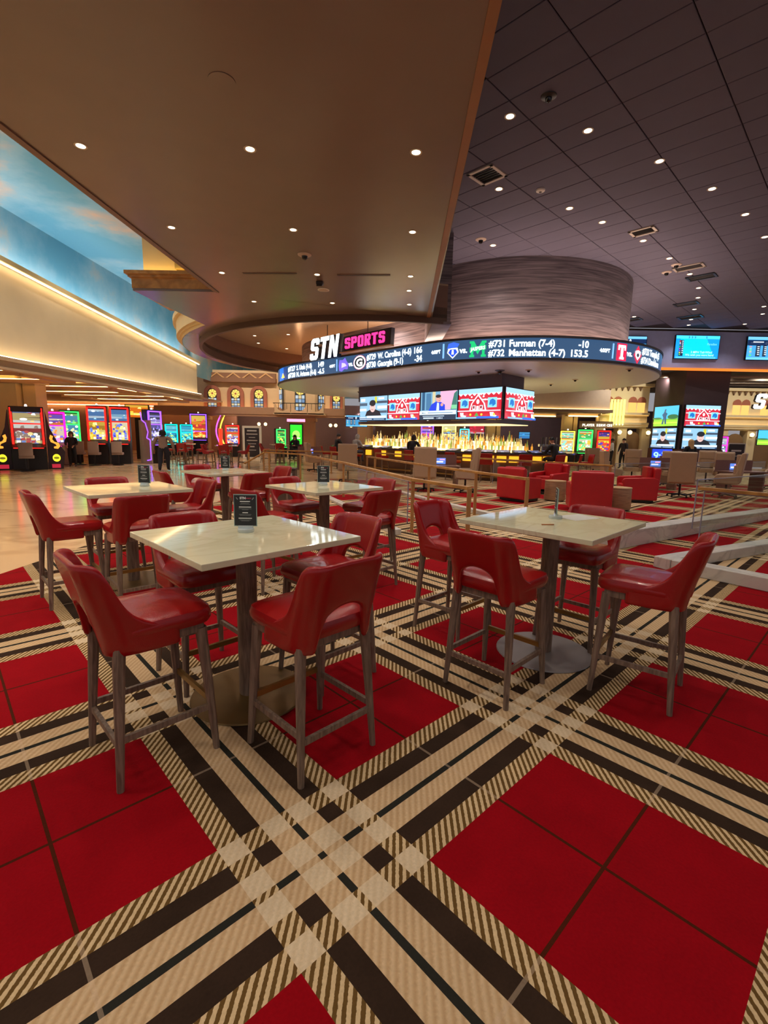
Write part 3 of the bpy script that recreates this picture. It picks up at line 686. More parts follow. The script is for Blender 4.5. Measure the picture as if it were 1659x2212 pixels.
def make_bar_chair(lm=None):
    t = thing('bar_chair', '', 'chair', group='red leather bar-height chairs')
    lm = MATS['leg_wood']
    for sx in (-1, 1):
        for sy in (-1, 1):
            m_ = MB(); m_.tube([(.235 * sx, .235 * sy, 0), (.215 * sx, .21 * sy, .40), (.20 * sx, .19 * sy, .68)], [.0165, .024, .029], 8); m_.build('leg', lm, t, smooth=True)
    m_ = MB(); m_.box((0, 0, .685), (.43, .41, .055)); m_.build('seat_frame', lm, t, bevel=.006)
    m_ = MB(); m_.lathe([(.55, .705), (.95, .706), (1.0, .73), (1.0, .755), (.965, .78), (.86, .793), (.6, .80), (.25, .797)], 40, (0, .012, 0), .242, .25, 6.5)
    m_.build('seat', leather, t, smooth=True)
    m_ = MB(); chair_shell(m_); m_.build('backrest', leather, t, smooth=True, subsurf=1)
    m_ = MB(); m_.bar((-.222, .222, .275), (.222, .222, .275), .020, .032); m_.build('footrest', brass, t)
    m_ = MB(); m_.bar((-.225, -.222, .215), (.225, -.222, .215), .020, .03); m_.build('stretcher', lm, t)
    for sx in (-1, 1):
        m_ = MB(); m_.bar((.222 * sx, -.222, .245), (.222 * sx, .222, .245), .020, .03); m_.build('stretcher', lm, t)
    return t
CH = Placer(make_bar_chair())
def make_table(base_m):
    t = thing('bar_table', '', 'table', group='square quartz topped tables')
    m_ = MB(); m_.box((0, 0, 1.0325), (1.0, 1.0, .035)); m_.build('tabletop', MATS['white_quartz'], t, bevel=.004)
    m_ = MB(); m_.box((0, 0, 1.0), (.5, .5, .03)); m_.build('support_plate', black, t)
    m_ = MB(); m_.tube([(0, 0, .012), (0, 0, .99)], .062, 20); m_.build('post', MATS['leg_wood'], t, smooth=True)
    m_ = MB(); m_.lathe([(.0, 0), (.355, 0), (.36, .004), (.355, .012), (.10, .016), (.0, .018)], 40); m_.build('base_plate', base_m, t, smooth=True)
    return t
T1 = Placer(make_table(bronze)); T2 = Placer(make_table(greyp))
tabs = [(-0.845, 2.862, 45, T1, 'nearest white quartz table with bronze round base and menu stand'),
        (1.275, 3.56, 45, T2, 'white quartz table with grey round base, pencil and paper on it'),
        (-2.78, 5.16, 45, T1, 'white quartz table on the left reflecting slot machine lights'),
        (-0.72, 5.70, 45, T1, 'white quartz table straight behind the nearest one'),
        (-2.55, 7.62, 45, T1, 'farthest square white table before the gold rail')]
for x, y, a, pl, lb in tabs: pl.put((x, y, 0), R(a), lb)
def chair(x, y, face, label, s=None): CH.put((x, y, 0), R(face - 90), label, s)
chair(-1.20, 2.32, 45, 'front left red chair at the nearest table, seen from behind its left side')
chair(-0.37, 2.37, 135, 'front right red chair at the nearest table, back to the viewer')
chair(-1.23, 3.14, -45, 'red chair tucked behind the left corner of the nearest table')
chair(-0.38, 3.18, 225, 'red chair with orange lit back on the far right of the nearest table')
chair(0.775, 3.06, 45, 'red chair with its back to the viewer at the pencil table')
chair(1.73, 3.03, 142, 'red chair at the far right edge, turned side on')
chair(0.62, 4.02, -45, 'red chair with purple sheen facing the pencil table from the left')
chair(1.63, 3.86, 225, 'red chair behind the pencil table below the paper')
chair(-3.06, 4.56, 44, 'leftmost red chair standing at the edge of the marble')
chair(-2.36, 4.47, 133, 'red chair with its back to the viewer before the left table')
chair(-3.20, 5.60, -47, 'red chair across the left table, seat under the slot reflection')
chair(-2.36, 5.58, 224, 'red chair on the far right of the left table with shiny back')
chair(-1.26, 5.10, 48, 'red chair half hidden behind the menu stand')
chair(-0.18, 5.20, 134, 'dark red chair right of the second row table, back to viewer')
chair(-1.14, 6.14, -45, 'red chair beyond the second row table with oval opening in view')
chair(-0.22, 6.12, 226, 'red chair on the far right of the second row table')
chair(-3.05, 7.12, 44, 'red chair left of the farthest square table')
chair(-2.02, 7.10, 136, 'wide red chair back in front of the farthest square table')
chair(-3.10, 8.20, -45, 'red chair left behind the farthest square table')
chair(-1.98, 8.22, 224, 'red chair behind the farthest square table next to the litter bin')
# menu stands
def make_menu(kind, label, loc, rz):
    t = thing('menu_stand', label, 'menu stand', loc, rz, 'acrylic menu stands')
    m_ = MB(); m_.lathe([(0, 0), (.048, 0), (.05, .004), (.05, .02), (.046, .024), (0, .024)], 24); m_.build('base', mat('acrylic', (196, 206, 206), 0.08, 0, 0.02), t, smooth=True)
    m_ = MB(); m_.box((0, 0, .032), (.09, .02, .016)); m_.build('slot_bar', mat('acrylic', (196, 206, 206)), t)
    m_ = MB(); m_.box((0, 0, .135), (.142, .008, .20)); m_.build('holder', mat('acrylic_edge', (150, 176, 170), 0.1), t)
    for side in (0, 1):
        a = Art()
        a.rect(-.067, .04, .067, .23, (30, 32, 36))
        a.text('STN', -.032, .205, .02, (235, 235, 235), bold=.05); a.text('SPORTS', .006, .207, .0095, (200, 60, 90), bold=.03)
        a.poly([(-.056, .214), (-.052, .217), (-.042, .204), (-.046, .201)], (150, 150, 150)); a.poly([(.056, .214), (.052, .217), (.042, .204), (.046, .201)], (150, 150, 150))
        z = .188
        for head, body in ((.062, (.05, .064)), (.075, (.078, .04)), (.034, (.076, .066)), (.082, (.07, .05))):
            a.rect(-head / 2, z, head / 2, z + .006, (216, 216, 216)); z -= .009
            for b in body: a.rect(-b / 2, z, b / 2, z + .0025, (130, 134, 136)); z -= .006
            z -= .014
        p = a.build('menu_print', t, 1, 1, (0, -.0045 if side == 0 else .0045, 0), 0 if side == 0 else PI, emit=False, step=.0002)
    return t
TT = 1.05
make_menu(0, 'black menu stand on the nearest white table', (-0.86, 2.93, TT), R(2))
make_menu(0, 'menu stand seen edge on, standing on the pencil table', (1.33, 3.66, TT), R(76))
make_menu(0, 'black menu stand on the left table by the slot reflections', (-2.68, 5.32, TT), R(-8))
make_menu(0, 'black menu stand on the second row table', (-0.74, 5.78, TT), R(6))
make_menu(0, 'small black menu stand on the farthest square table', (-2.58, 7.75, TT), R(2))
m_ = MB(); m_.tube([(-.045, 0, 0.004), (.045, 0, .004)], .004, 6); p = m_.build('pencil', mat('pencil_wood', (176, 104, 50), 0.5), loc=(1.17, 3.36, TT), rz=R(4)); tag(p, 'short wooden pencil lying on the white table', 'pencil')
m_ = MB(); m_.box((0, 0, .001), (.216, .28, .002)); p = m_.build('paper_sheet', white, loc=(1.52, 3.72, TT), rz=R(-62)); tag(p, 'blank white paper sheet lying by the menu stand', 'paper')
# litter bin box by the rail
t = thing('litter_bin', 'brown box bin with pale front panel behind the farthest table', 'bin', (-2.25, 11.0, 0), R(3))
m_ = MB(); m_.box((0, 0, .42), (.42, .42, .84)); m_.build('body', mat('bin_brown', (84, 66, 56), 0.5), t, bevel=.01)
m_ = MB(); m_.box((0, -.215, .62), (.3, .012, .32)); m_.build('front_panel', mat('bin_panel', (186, 178, 176), 0.4), t)
m_ = MB(); m_.box((0, 0, .86), (.44, .44, .04)); m_.build('rim', mat('bin_rim', (60, 44, 38), 0.5), t)
# ------------------------------------------------------------------ rails, curbs, glass
def rail_run(name, label, pts, posts, h=0.92, drop=None):
    t = thing(name, label, 'handrail', (pts[0][0], pts[0][1], 0)); ox, oy = pts[0]
    q = [(p[0] - ox, p[1] - oy) for p in pts]
    for i in range(len(q) - 1):
        m_ = MB(); m_.bar((q[i][0], q[i][1], h), (q[i + 1][0], q[i + 1][1], h), .085, .05); m_.build('top_rail', MATS['gold_wood'], t, bevel=.006)
    if drop:
        m_ = MB(); m_.bar((q[-1][0], q[-1][1], h), (drop[0] - ox, drop[1] - oy, h - drop[2]), .085, .05); m_.build('top_rail', MATS['gold_wood'], t, bevel=.006)
    for p in posts:
        m_ = MB(); m_.box((p[0] - ox, p[1] - oy, h / 2), (.06, .06, h)); m_.build('post', goldp, t, bevel=.004)
    return t
rail_run('handrail', 'near gold handrail running behind the red chairs', [(1.24, 6.95), (.49, 8.2), (-1.1, 12.8), (-3.1, 17.6), (-4.7, 18.8)], [(1.24, 6.95), (.49, 8.2), (-1.1, 12.8), (-3.1, 17.6), (-4.5, 18.66), (-5.3, 18.7)], drop=(-5.35, 18.2, .42))
rail_run('handrail.001', 'second gold handrail of the ramp, parallel behind the near one', [(2.62, 8.75), (1.95, 10.2), (1.12, 12.1), (-.62, 16.7)], [(2.62, 8.75), (1.95, 10.2), (1.12, 12.1), (-.62, 16.7), (-.35, 16.6)])
rail_run('handrail.002', 'far gold handrail before the lounge chairs with glass below', [(-.4, 20.2), (3.75, 16.6), (6.55, 13.8)], [(-.4, 20.2), (1.6, 18.46), (6.5, 13.85)])
rail_run('handrail.003', 'short gold handrail on glass at the right edge', [(5.05, 7.65), (5.62, 6.7), (6.4, 5.4)], [(6.4, 5.4)])
rail_run('handrail.004', 'thin gold handrail beyond the ramp start on the far left', [(-5.4, 21.4), (-2.3, 20.6), (-.9, 18.8)], [(-5.4, 21.4), (-2.3, 20.6), (-1.6, 19.7)])
def glass(name, label, a, b, z0, z1):
    m_ = MB(); d = Vector((b[0] - a[0], b[1] - a[1], 0)); L = d.length
    m_.box((L / 2, 0, (z0 + z1) / 2), (L, .012, z1 - z0)); m_.m(1).box((L / 2, 0, z1 + .006), (L, .018, .016)); m_.box((.006, 0, (z0 + z1) / 2), (.014, .016, z1 - z0))
    o = m_.build(name, [MATS['glass'], mat('glass_edge', (150, 146, 164), 0.15)], loc=(a[0], a[1], 0), rz=math.atan2(d.y, d.x)); return tag(o, label, 'glass panel')
glass('glass_panel', 'clear glass panel under the far gold handrail', (3.75, 16.6), (6.5, 13.85), .08, .88)
glass('glass_panel.001', 'clear frameless glass panel behind the pencil table corner', (6.62, 13.82), (13.6, 17.2), .05, .98)
glass('glass_panel.002', 'clear glass panel below the short handrail at the right edge', (5.1, 7.6), (6.35, 5.5), .05, .88)
glass('glass_panel.003', 'clear glass panel leading away along the stone curb', (5.2, 7.95), (9.6, 10.9), .2, 1.02)
glass('glass_panel.004', 'clear glass panel along the near ramp handrail', (.42, 8.4), (-1.05, 12.6), .12, .86)
def curb(name, label, a, b, h0, h1, w):
    a = Vector((a[0], a[1], 0)); b = Vector((b[0], b[1], 0)); d = (b - a); L = d.length
    m_ = MB(); m_.add([(0, 0, 0), (L, 0, 0), (L, w, 0), (0, w, 0), (0, 0, h0), (L, 0, h1), (L, w, h1), (0, w, h0)], [(3, 2, 1, 0), (4, 5, 6, 7), (0, 1, 5, 4), (1, 2, 6, 5), (2, 3, 7, 6), (3, 0, 4, 7)])
    o = m_.build(name, MATS['curb_stone'], bevel=.01, loc=(a.x, a.y, 0), rz=math.atan2(d.y, d.x)); return tag(o, label, 'curb')
curb('stone_curb', 'long pale marble curb running away behind the pencil table', (2.6, 6.5), (9.6, 11.1), .30, .16, .30)
curb('stone_curb.001', 'pale marble curb arm going back from the pointed corner', (3.70, 6.0), (7.4, 7.9), .15, .15, .22)
curb('stone_curb.002', 'pale marble curb arm coming forward from the pointed corner', (3.70, 5.98), (5.6, 3.6), .15, .17, .22)
curb('stone_curb.003', 'low cream curb along the near gold handrail', (.30, 7.95), (-1.5, 12.8), .10, .05, .16)
curb('stone_curb.004', 'low cream curb along the second ramp handrail', (2.95, 8.8), (1.2, 12.4), .10, .06, .16)
curb('stone_curb.005', 'cream curb before the lounge chairs', (1.18, 12.5), (-.40, 16.4), .06, .04, .16)
# ------------------------------------------------------------------ lounge furniture
def make_swivel():
    t = thing('swivel_chair', '', 'armchair', group='taupe leather swivel chairs')
    for k in range(5):
        a = 2 * PI * k / 5 + .3
        m_ = MB(); m_.bar((0, 0, .10), (.32 * math.cos(a), .32 * math.sin(a), .075), .05, .035); m_.build('base_arm', black, t)
        m_ = MB(); m_.lathe([(0, -.028), (.028, -.02), (.03, 0), (.028, .02), (0, .028)], 8, (.32 * math.cos(a), .32 * math.sin(a), .032)); m_.build('caster', black, t)
    m_ = MB(); m_.tube([(0, 0, .09), (0, 0, .42)], .03, 10); m_.build('gas_column', black, t)
    m_ = MB(); m_.rbox((0, .02, .50), (.60, .60, .18)); m_.build('seat', taup, t, smooth=True)
    m_ = MB(); m_.xprism([(-.27, .42), (-.20, .42), (-.22, 1.0), (-.30, 1.34), (-.37, 1.36), (-.42, 1.33), (-.38, .95), (-.33, .45)], -.33, .33); m_.build('backrest', taup, t, bevel=.03)
    m_ = MB(); m_.rbox((0, -.19, .80), (.52, .10, .34)); m_.build('back_cushion', taup, t, smooth=True)
    m_ = MB(); m_.rbox((0, -.24, 1.14), (.54, .12, .30)); m_.build('head_cushion', taup, t, smooth=True)
    for s_ in (-1, 1):
        m_ = MB(); m_.xprism([(-.30, .42), (.24, .44), (.30, .62), (.24, .70), (-.2, .72), (-.28, .9)], s_ * .30 - .045, s_ * .30 + .045); m_.build('armrest', taup, t, bevel=.02)
    return t
SW = Placer(make_swivel())
for x, y, f, s, lb in ((8.85, 14.3, 60, 1.0, 'big taupe swivel chair seen from straight behind, nearest on the right'),
        (10.3, 14.4, 140, 1.0, 'taupe swivel chair turned left beside the nearest right one'),
        (1.2, 14.5, 88, 1.0, 'taupe swivel chair seen from behind the ramp rails, left of the pair'),
        (2.45, 14.5, 165, 1.0, 'taupe swivel chair turned left in the pair behind the ramp rails'),
        (-1.3, 16.9, 92, 1.0, 'taupe swivel chair at the left end near the rail corner'),
        (-3.2, 21.6, 20, .95, 'taupe swivel chair far left beyond the rails'),
        (8.0, 16.9, -10, .95, 'taupe swivel chair turned right behind the red club chair'),
        (10.6, 17.8, 242, .95, 'taupe swivel chair facing the viewer, left of two'),
        (12.7, 18.0, 238, .95, 'taupe swivel chair facing the viewer, right of two'),
        (10.2, 19.8, 245, .95, 'small taupe swivel chair head below the column screens'),
        (9.2, 21.2, 262, .95, 'taupe swivel chair near the blue clock sign'),
        (14.3, 17.5, 225, .95, 'taupe swivel chair cut by the right edge of the view'),
        (13.4, 20.0, 240, .95, 'taupe swivel chair back behind the two facing chairs')):
    SW.put((x, y, 0), R(f - 90), lb, s)
def make_club():
    t = thing('club_chair', '', 'armchair', group='red leather club chairs')
    m_ = MB(); m_.box((0, 0, .05), (.72, .70, .06)); m_.build('plinth', black, t)
    m_ = MB(); m_.rbox((0, .05, .30), (.62, .70, .30)); m_.build('seat', clubred, t, smooth=True)
    m_ = MB(); m_.rbox((0, .02, .46), (.54, .60, .13)); m_.build('seat_cushion', clubred, t, smooth=True)
    m_ = MB(); m_.xprism([(-.30, .08), (-.30, .86), (-.36, .90), (-.46, .88), (-.42, .08)], -.42, .42); m_.build('backrest', clubred, t, bevel=.03)
    m_ = MB(); m_.rbox((0, -.24, .72), (.54, .16, .38)); m_.build('back_cushion', clubred, t, smooth=True)
    for s_ in (-1, 1):
        m_ = MB(); m_.xprism([(-.42, .08), (.36, .08), (.40, .58), (.36, .62), (-.30, .66), (-.42, .62)], s_ * .37 - .06, s_ * .37 + .06); m_.build('armrest', clubred, t, bevel=.025)
    return t
CL = Placer(make_club())
for x, y, f, s, lb in ((3.62, 12.8, 40, 1.0, 'red club chair left, seen from behind its side through glass'),
        (5.0, 14.6, 215, 1.0, 'red club chair facing left in the middle of the group'),
        (4.8, 11.2, 75, 1.05, 'red club chair with its broad back to the viewer by the glass'),
        (6.9, 13.1, 165, 1.05, 'red club chair on the right beside the drum table')):
    CL.put((x, y, 0), R(f - 90), lb, s)
def drum_table(loc, label):
    t = thing('side_table', label, 'side table', loc, 0, 'wooden drum side tables')
    m_ = MB(); m_.lathe([(.0, .03), (.27, .03), (.28, .06), (.27, .50), (.265, .52)], 28); m_.build('body', MATS['light_wood'], t, smooth=True)
    m_ = MB(); m_.lathe([(0, .52), (.275, .52), (.275, .545), (0, .545)], 28); m_.build('top', mat('drum_top', (196, 160, 120), 0.4), t, smooth=True)
    m_ = MB(); m_.lathe([(0, 0), (.24, 0), (.24, .03), (0, .03)], 24); m_.build('plinth', black, t)
drum_table((5.62, 11.4, 0), 'wooden drum side table between two red club chairs on the right')
drum_table((4.62, 12.9, 0), 'wooden drum side table half hidden behind the broad red chair back')
def lounge_table(loc, rz, label, l=1.1):
    t = thing('lounge_table', label, 'table', loc, rz, 'dark lounge desks')
    m_ = MB(); m_.box((0, 0, .71), (l, .7, .05)); m_.build('tabletop', mat('desk_brown', (126, 92, 80), 0.4), t, bevel=.005)
    for s_ in (-1, 1):
        m_ = MB(); m_.box((s_ * (l / 2 - .08), 0, .345), (.06, .5, .68)); m_.build('leg', mat('desk_brown', (126, 92, 80)), t)
    m_ = MB(); m_.box((0, .31, .90), (l, .03, .34)); m_.build('privacy_panel', mat('desk_panel', (130, 88, 80), 0.5), t)
    a = Art(); a.rect(-.18, 0, .18, .2, (90, 130, 220), .9); a.rect(-.15, .05, .1, .1, (220, 220, 255), 1.0); a.rect(-.02, .13, .15, .17, (255, 160, 200), 1.0)
    a.build('screen', t, 1, 1, (0, .28, .76), 0)
lounge_table((1.85, 15.6, 0), R(5), 'dark lounge desk with lit screen between the ramp side swivel chairs')
lounge_table((9.5, 16.6, 0), R(0), 'dark lounge desk ahead of the nearest right swivel chair')
lounge_table((11.6, 15.6, 0), R(10), 'dark lounge desk near the right edge, before the facing chairs', 1.4)
lounge_table((11.5, 18.8, 0), R(0), 'dark lounge desk among the far taupe chairs', 1.2)
lounge_table((-3.6, 22.6, 0), R(0), 'dark lounge desk at the far left of the rails')
# ------------------------------------------------------------------ bar
def ringband(mb, r0, r1, z0, z1, n=36):
    a = stadium(r0, n); b = stadium(r1, n); k = len(a)
    vs = [(p[0], p[1], z) for z in (z0, z1) for q in (a, b) for p in q]
    A0, B0, A1_, B1 = 0, k, 2 * k, 3 * k; fs = []
    for i in range(k):
        j = (i + 1) % k; fs += [(A0 + i, B0 + i, B0 + j, A0 + j), (A1_ + i, A1_ + j, B1 + j, B1 + i), (B0 + i, B1 + i, B1 + j, B0 + j), (A0 + i, A0 + j, A1_ + j, A1_ + i)]
    return mb.add(vs, fs)
bar = thing('bar_counter', 'long dark topped bar under the ring with glowing amber front panels', 'bar', (0, 0, 0))
m_ = MB(); ringband(m_, 2.35, 3.1, 1.03, 1.09); m_.build('countertop', mat('bar_top', (58, 56, 66), 0.18), bar)
m_ = MB(); ringband(m_, 2.6, 2.72, 0, 1.03); m_.build('front_wall', mat('bar_front', (120, 84, 60), 0.5), bar)
m_ = MB(); ringband(m_, 2.72, 2.95, .12, .18); m_.build('foot_rail', brass, bar)
def ring_ang(s):
    p0 = ring_pt(s - .05, 3.0); p1 = ring_pt(s + .05, 3.0); return math.atan2(p1[1] - p0[1], p1[0] - p0[0])
for k in range(24):
    s = -17.0 + k * .98
    p = ring_pt(s, 2.76); m_ = MB(); m_.box((0, 0, .84), (.36, .05, .24)); o = m_.build('amber_panel', em((255, 176, 40), 1.0), bar, loc=(p[0], p[1], 0), rz=ring_ang(s))
    p = ring_pt(s, 2.72); 
names = ('first', 'second', 'third', 'fourth', 'fifth', 'sixth', 'seventh', 'eighth', 'ninth', 'tenth', 'eleventh', 'twelfth', 'thirteenth', 'fourteenth', 'fifteenth', 'sixteenth')
for k in range(16):
    s = -15.5 + k * 1.3; p = ring_pt(s, 2.75)
    t = thing('bar_terminal', names[k] + ' slanted video poker screen in the bar counter, counting from the left', 'game screen', (p[0], p[1], 1.09), ring_ang(s), 'bar-top video poker screens')
    m_ = MB(); m_.add([(-.26, -.2, 0), (.26, -.2, 0), (.26, .18, 0), (-.26, .18, 0), (-.26, -.2, .02), (.26, -.2, .02), (.26, .18, .10), (-.26, .18, .10)], [(3, 2, 1, 0), (4, 5, 6, 7), (0, 1, 5, 4), (1, 2, 6, 5), (2, 3, 7, 6), (3, 0, 4, 7)]); m_.build('housing', black, t)
    m_ = MB(); m_.add([(-.22, -.17, .029), (.22, -.17, .029), (.22, .15, .097), (-.22, .15, .097)], [(0, 1, 2, 3)]); m_.m(1).add([(-.1, -.16, .034), (.02, -.16, .034), (.02, -.12, .042), (-.1, -.12, .042)], [(0, 1, 2, 3)])
    m_.build('screen', [em((70, 84, 130), .8), em((200, 220, 255), 1.2)], t)
# bar stools (low red backs against the bar)
def make_stool():
    t = thing('bar_stool', '', 'stool', group='red bar stools along the counter')
    for sx in (-1, 1):
        for sy in (-1, 1):
            m_ = MB(); m_.tube([(.21 * sx, .21 * sy, 0), (.18 * sx, .18 * sy, .66)], [.014, .024], 6); m_.build('leg', MATS['leg_wood'], t)
    m_ = MB(); m_.rbox((0, 0, .72), (.46, .46, .12), n=20); m_.build('seat', leather, t, smooth=True)
    m_ = MB(); m_.xprism([(-.20, .68), (-.26, 1.08), (-.31, 1.08), (-.25, .66)], -.23, .23); m_.build('backrest', leather, t, bevel=.02)
    m_ = MB(); m_.bar((-.19, .195, .3), (.19, .195, .3), .02, .03); m_.build('footrest', brass, t)
    return t
ST = Placer(make_stool())
for k, s in enumerate((-13.4, -11.6, -10.2, -8.4, -6.6, -4.4, -2.2, 0.0, 2.0, 3.6, 5.2)):
    p = ring_pt(s, 3.55); ST.put((p[0], p[1], 0), ring_ang(s) + R((-6, 4, 2, -3, 5, 0, 4, -4, 8, 24, 40)[k]), names[k] + ' red bar stool from the left along the counter')
# back bar with bottles
bb = thing('back_bar', 'stepped back bar with glowing shelves behind the counter', 'shelf', (0, 0, 0))
for k, (r0, r1, z) in enumerate(((1.05, 1.45, 1.12), (.72, 1.05, 1.30), (.40, .72, 1.48))):
    m_ = MB(); ringband(m_, r0, r1, z - .03, z, 24); m_.m(1); ringband(m_, r1 - .03, r1 + .004, z - .16, z - .004, 24)
    m_.build('shelf_tier', [em((255, 222, 150), 3.0), em((255, 222, 150), 2.2)], bb)
m_ = MB(); ringband(m_, .45, 1.38, 0, 1.06, 24); m_.build('base_cabinet', mat('backbar_dark', (70, 52, 44), 0.5), bb)
def glassy(name, rgb):
    m = mat(name, rgb, 0.12, 0, 0.1, 8); b = m.node_tree.nodes['Principled BSDF']; b.inputs['Transmission Weight'].default_value = .45; return m
kinds = []
for nm, rgb, prof, lb in (('clear', (250, 248, 236), [(0, 0), (.038, 0), (.04, .01), (.04, .19), (.016, .24), (.014, .30), (.017, .31), (0, .315)], 'clear spirit bottle standing on the lit back bar'),
        ('amber', (232, 170, 84), [(0, 0), (.045, 0), (.046, .01), (.046, .15), (.018, .19), (.015, .25), (.02, .27), (0, .275)], 'amber whiskey bottle standing on the lit back bar'),
        ('green', (150, 184, 110), [(0, 0), (.036, 0), (.037, .01), (.037, .18), (.015, .25), (.013, .31), (0, .315)], 'green bottle standing on the lit back bar'),
        ('gold', (250, 232, 170), [(0, 0), (.05, 0), (.05, .12), (.03, .17), (.015, .2), (.015, .26), (0, .265)], 'pale gold bottle standing on the lit back bar')):
    t = thing('bottle', lb, 'bottle', (0, 0, 0), 0, 'bottles on the back bar: ' + nm)
    m_ = MB(); m_.lathe(prof, 8); m_.build('glass_body', glassy('bottle_' + nm, rgb), t, smooth=True)
    m_ = MB(); m_.lathe([(0, prof[-1][1]), (.018, prof[-1][1]), (.018, prof[-1][1] + .03), (0, prof[-1][1] + .03)], 6); m_.build('cap', (steel, black, brass, white)[len(kinds)], t)
    kinds.append(t)
BT = [Placer(k) for k in kinds]
rb = random.Random(3); nb = 0; base_lb = [k['label'] for k in kinds]
for r, z, s0, s1, st in ((1.25, 1.125, -15.5, 6.0, .20), (.90, 1.305, -15, 5.5, .22), (.56, 1.485, -14.5, 5, .24)):
    s = s0
    while s < s1:
        p = ring_pt(s + rb.uniform(-.03, .03), r + rb.uniform(-.09, .09)); k = rb.choice((0, 0, 0, 1, 1, 2, 3, 3)); sc = rb.uniform(.9, 1.35)
        if s > -4.4 or s < -11: st2 = st * (1.0 if r > .8 else 1.2)
        else: st2 = st
        BT[k].put((p[0], p[1], z), 0, base_lb[k].replace('the lit back bar', 'the ' + ('lowest' if r > 1.2 else 'middle' if r > .8 else 'top') + ' lit back bar shelf'), sc); nb += 1; s += (.125 + rb.uniform(0, .05)) * (RING_R / r if (s > -4.55 or s < -11.5) else 1.0) * (1.0 if r > .8 else 1.25)
print('bottles', nb)
# beer tap tower
t = thing('beer_taps', 'row of beer taps with upright handles at the right of the bottles', 'beer taps', (7.0, 20.6, 1.09), R(20))
m_ = MB(); m_.box((0, 0, .28), (1.1, .1, .1)); m_.tube([(-.4, 0, 0), (-.4, 0, .26)], .04, 10); m_.tube([(.4, 0, 0), (.4, 0, .26)], .04, 10); m_.build('tower', steel, t)
for k in range(6):
    m_ = MB(); m_.tube([(-.45 + k * .18, -.08, .30), (-.45 + k * .18, -.1, .62)], [.018, .03], 6); m_.build('tap_handle', (black, steel, brass)[k % 3], t)
    m_ = MB(); m_.tube([(-.45 + k * .18, -.05, .28), (-.45 + k * .18, -.13, .24)], .014, 6); m_.build('spout', brass, t)
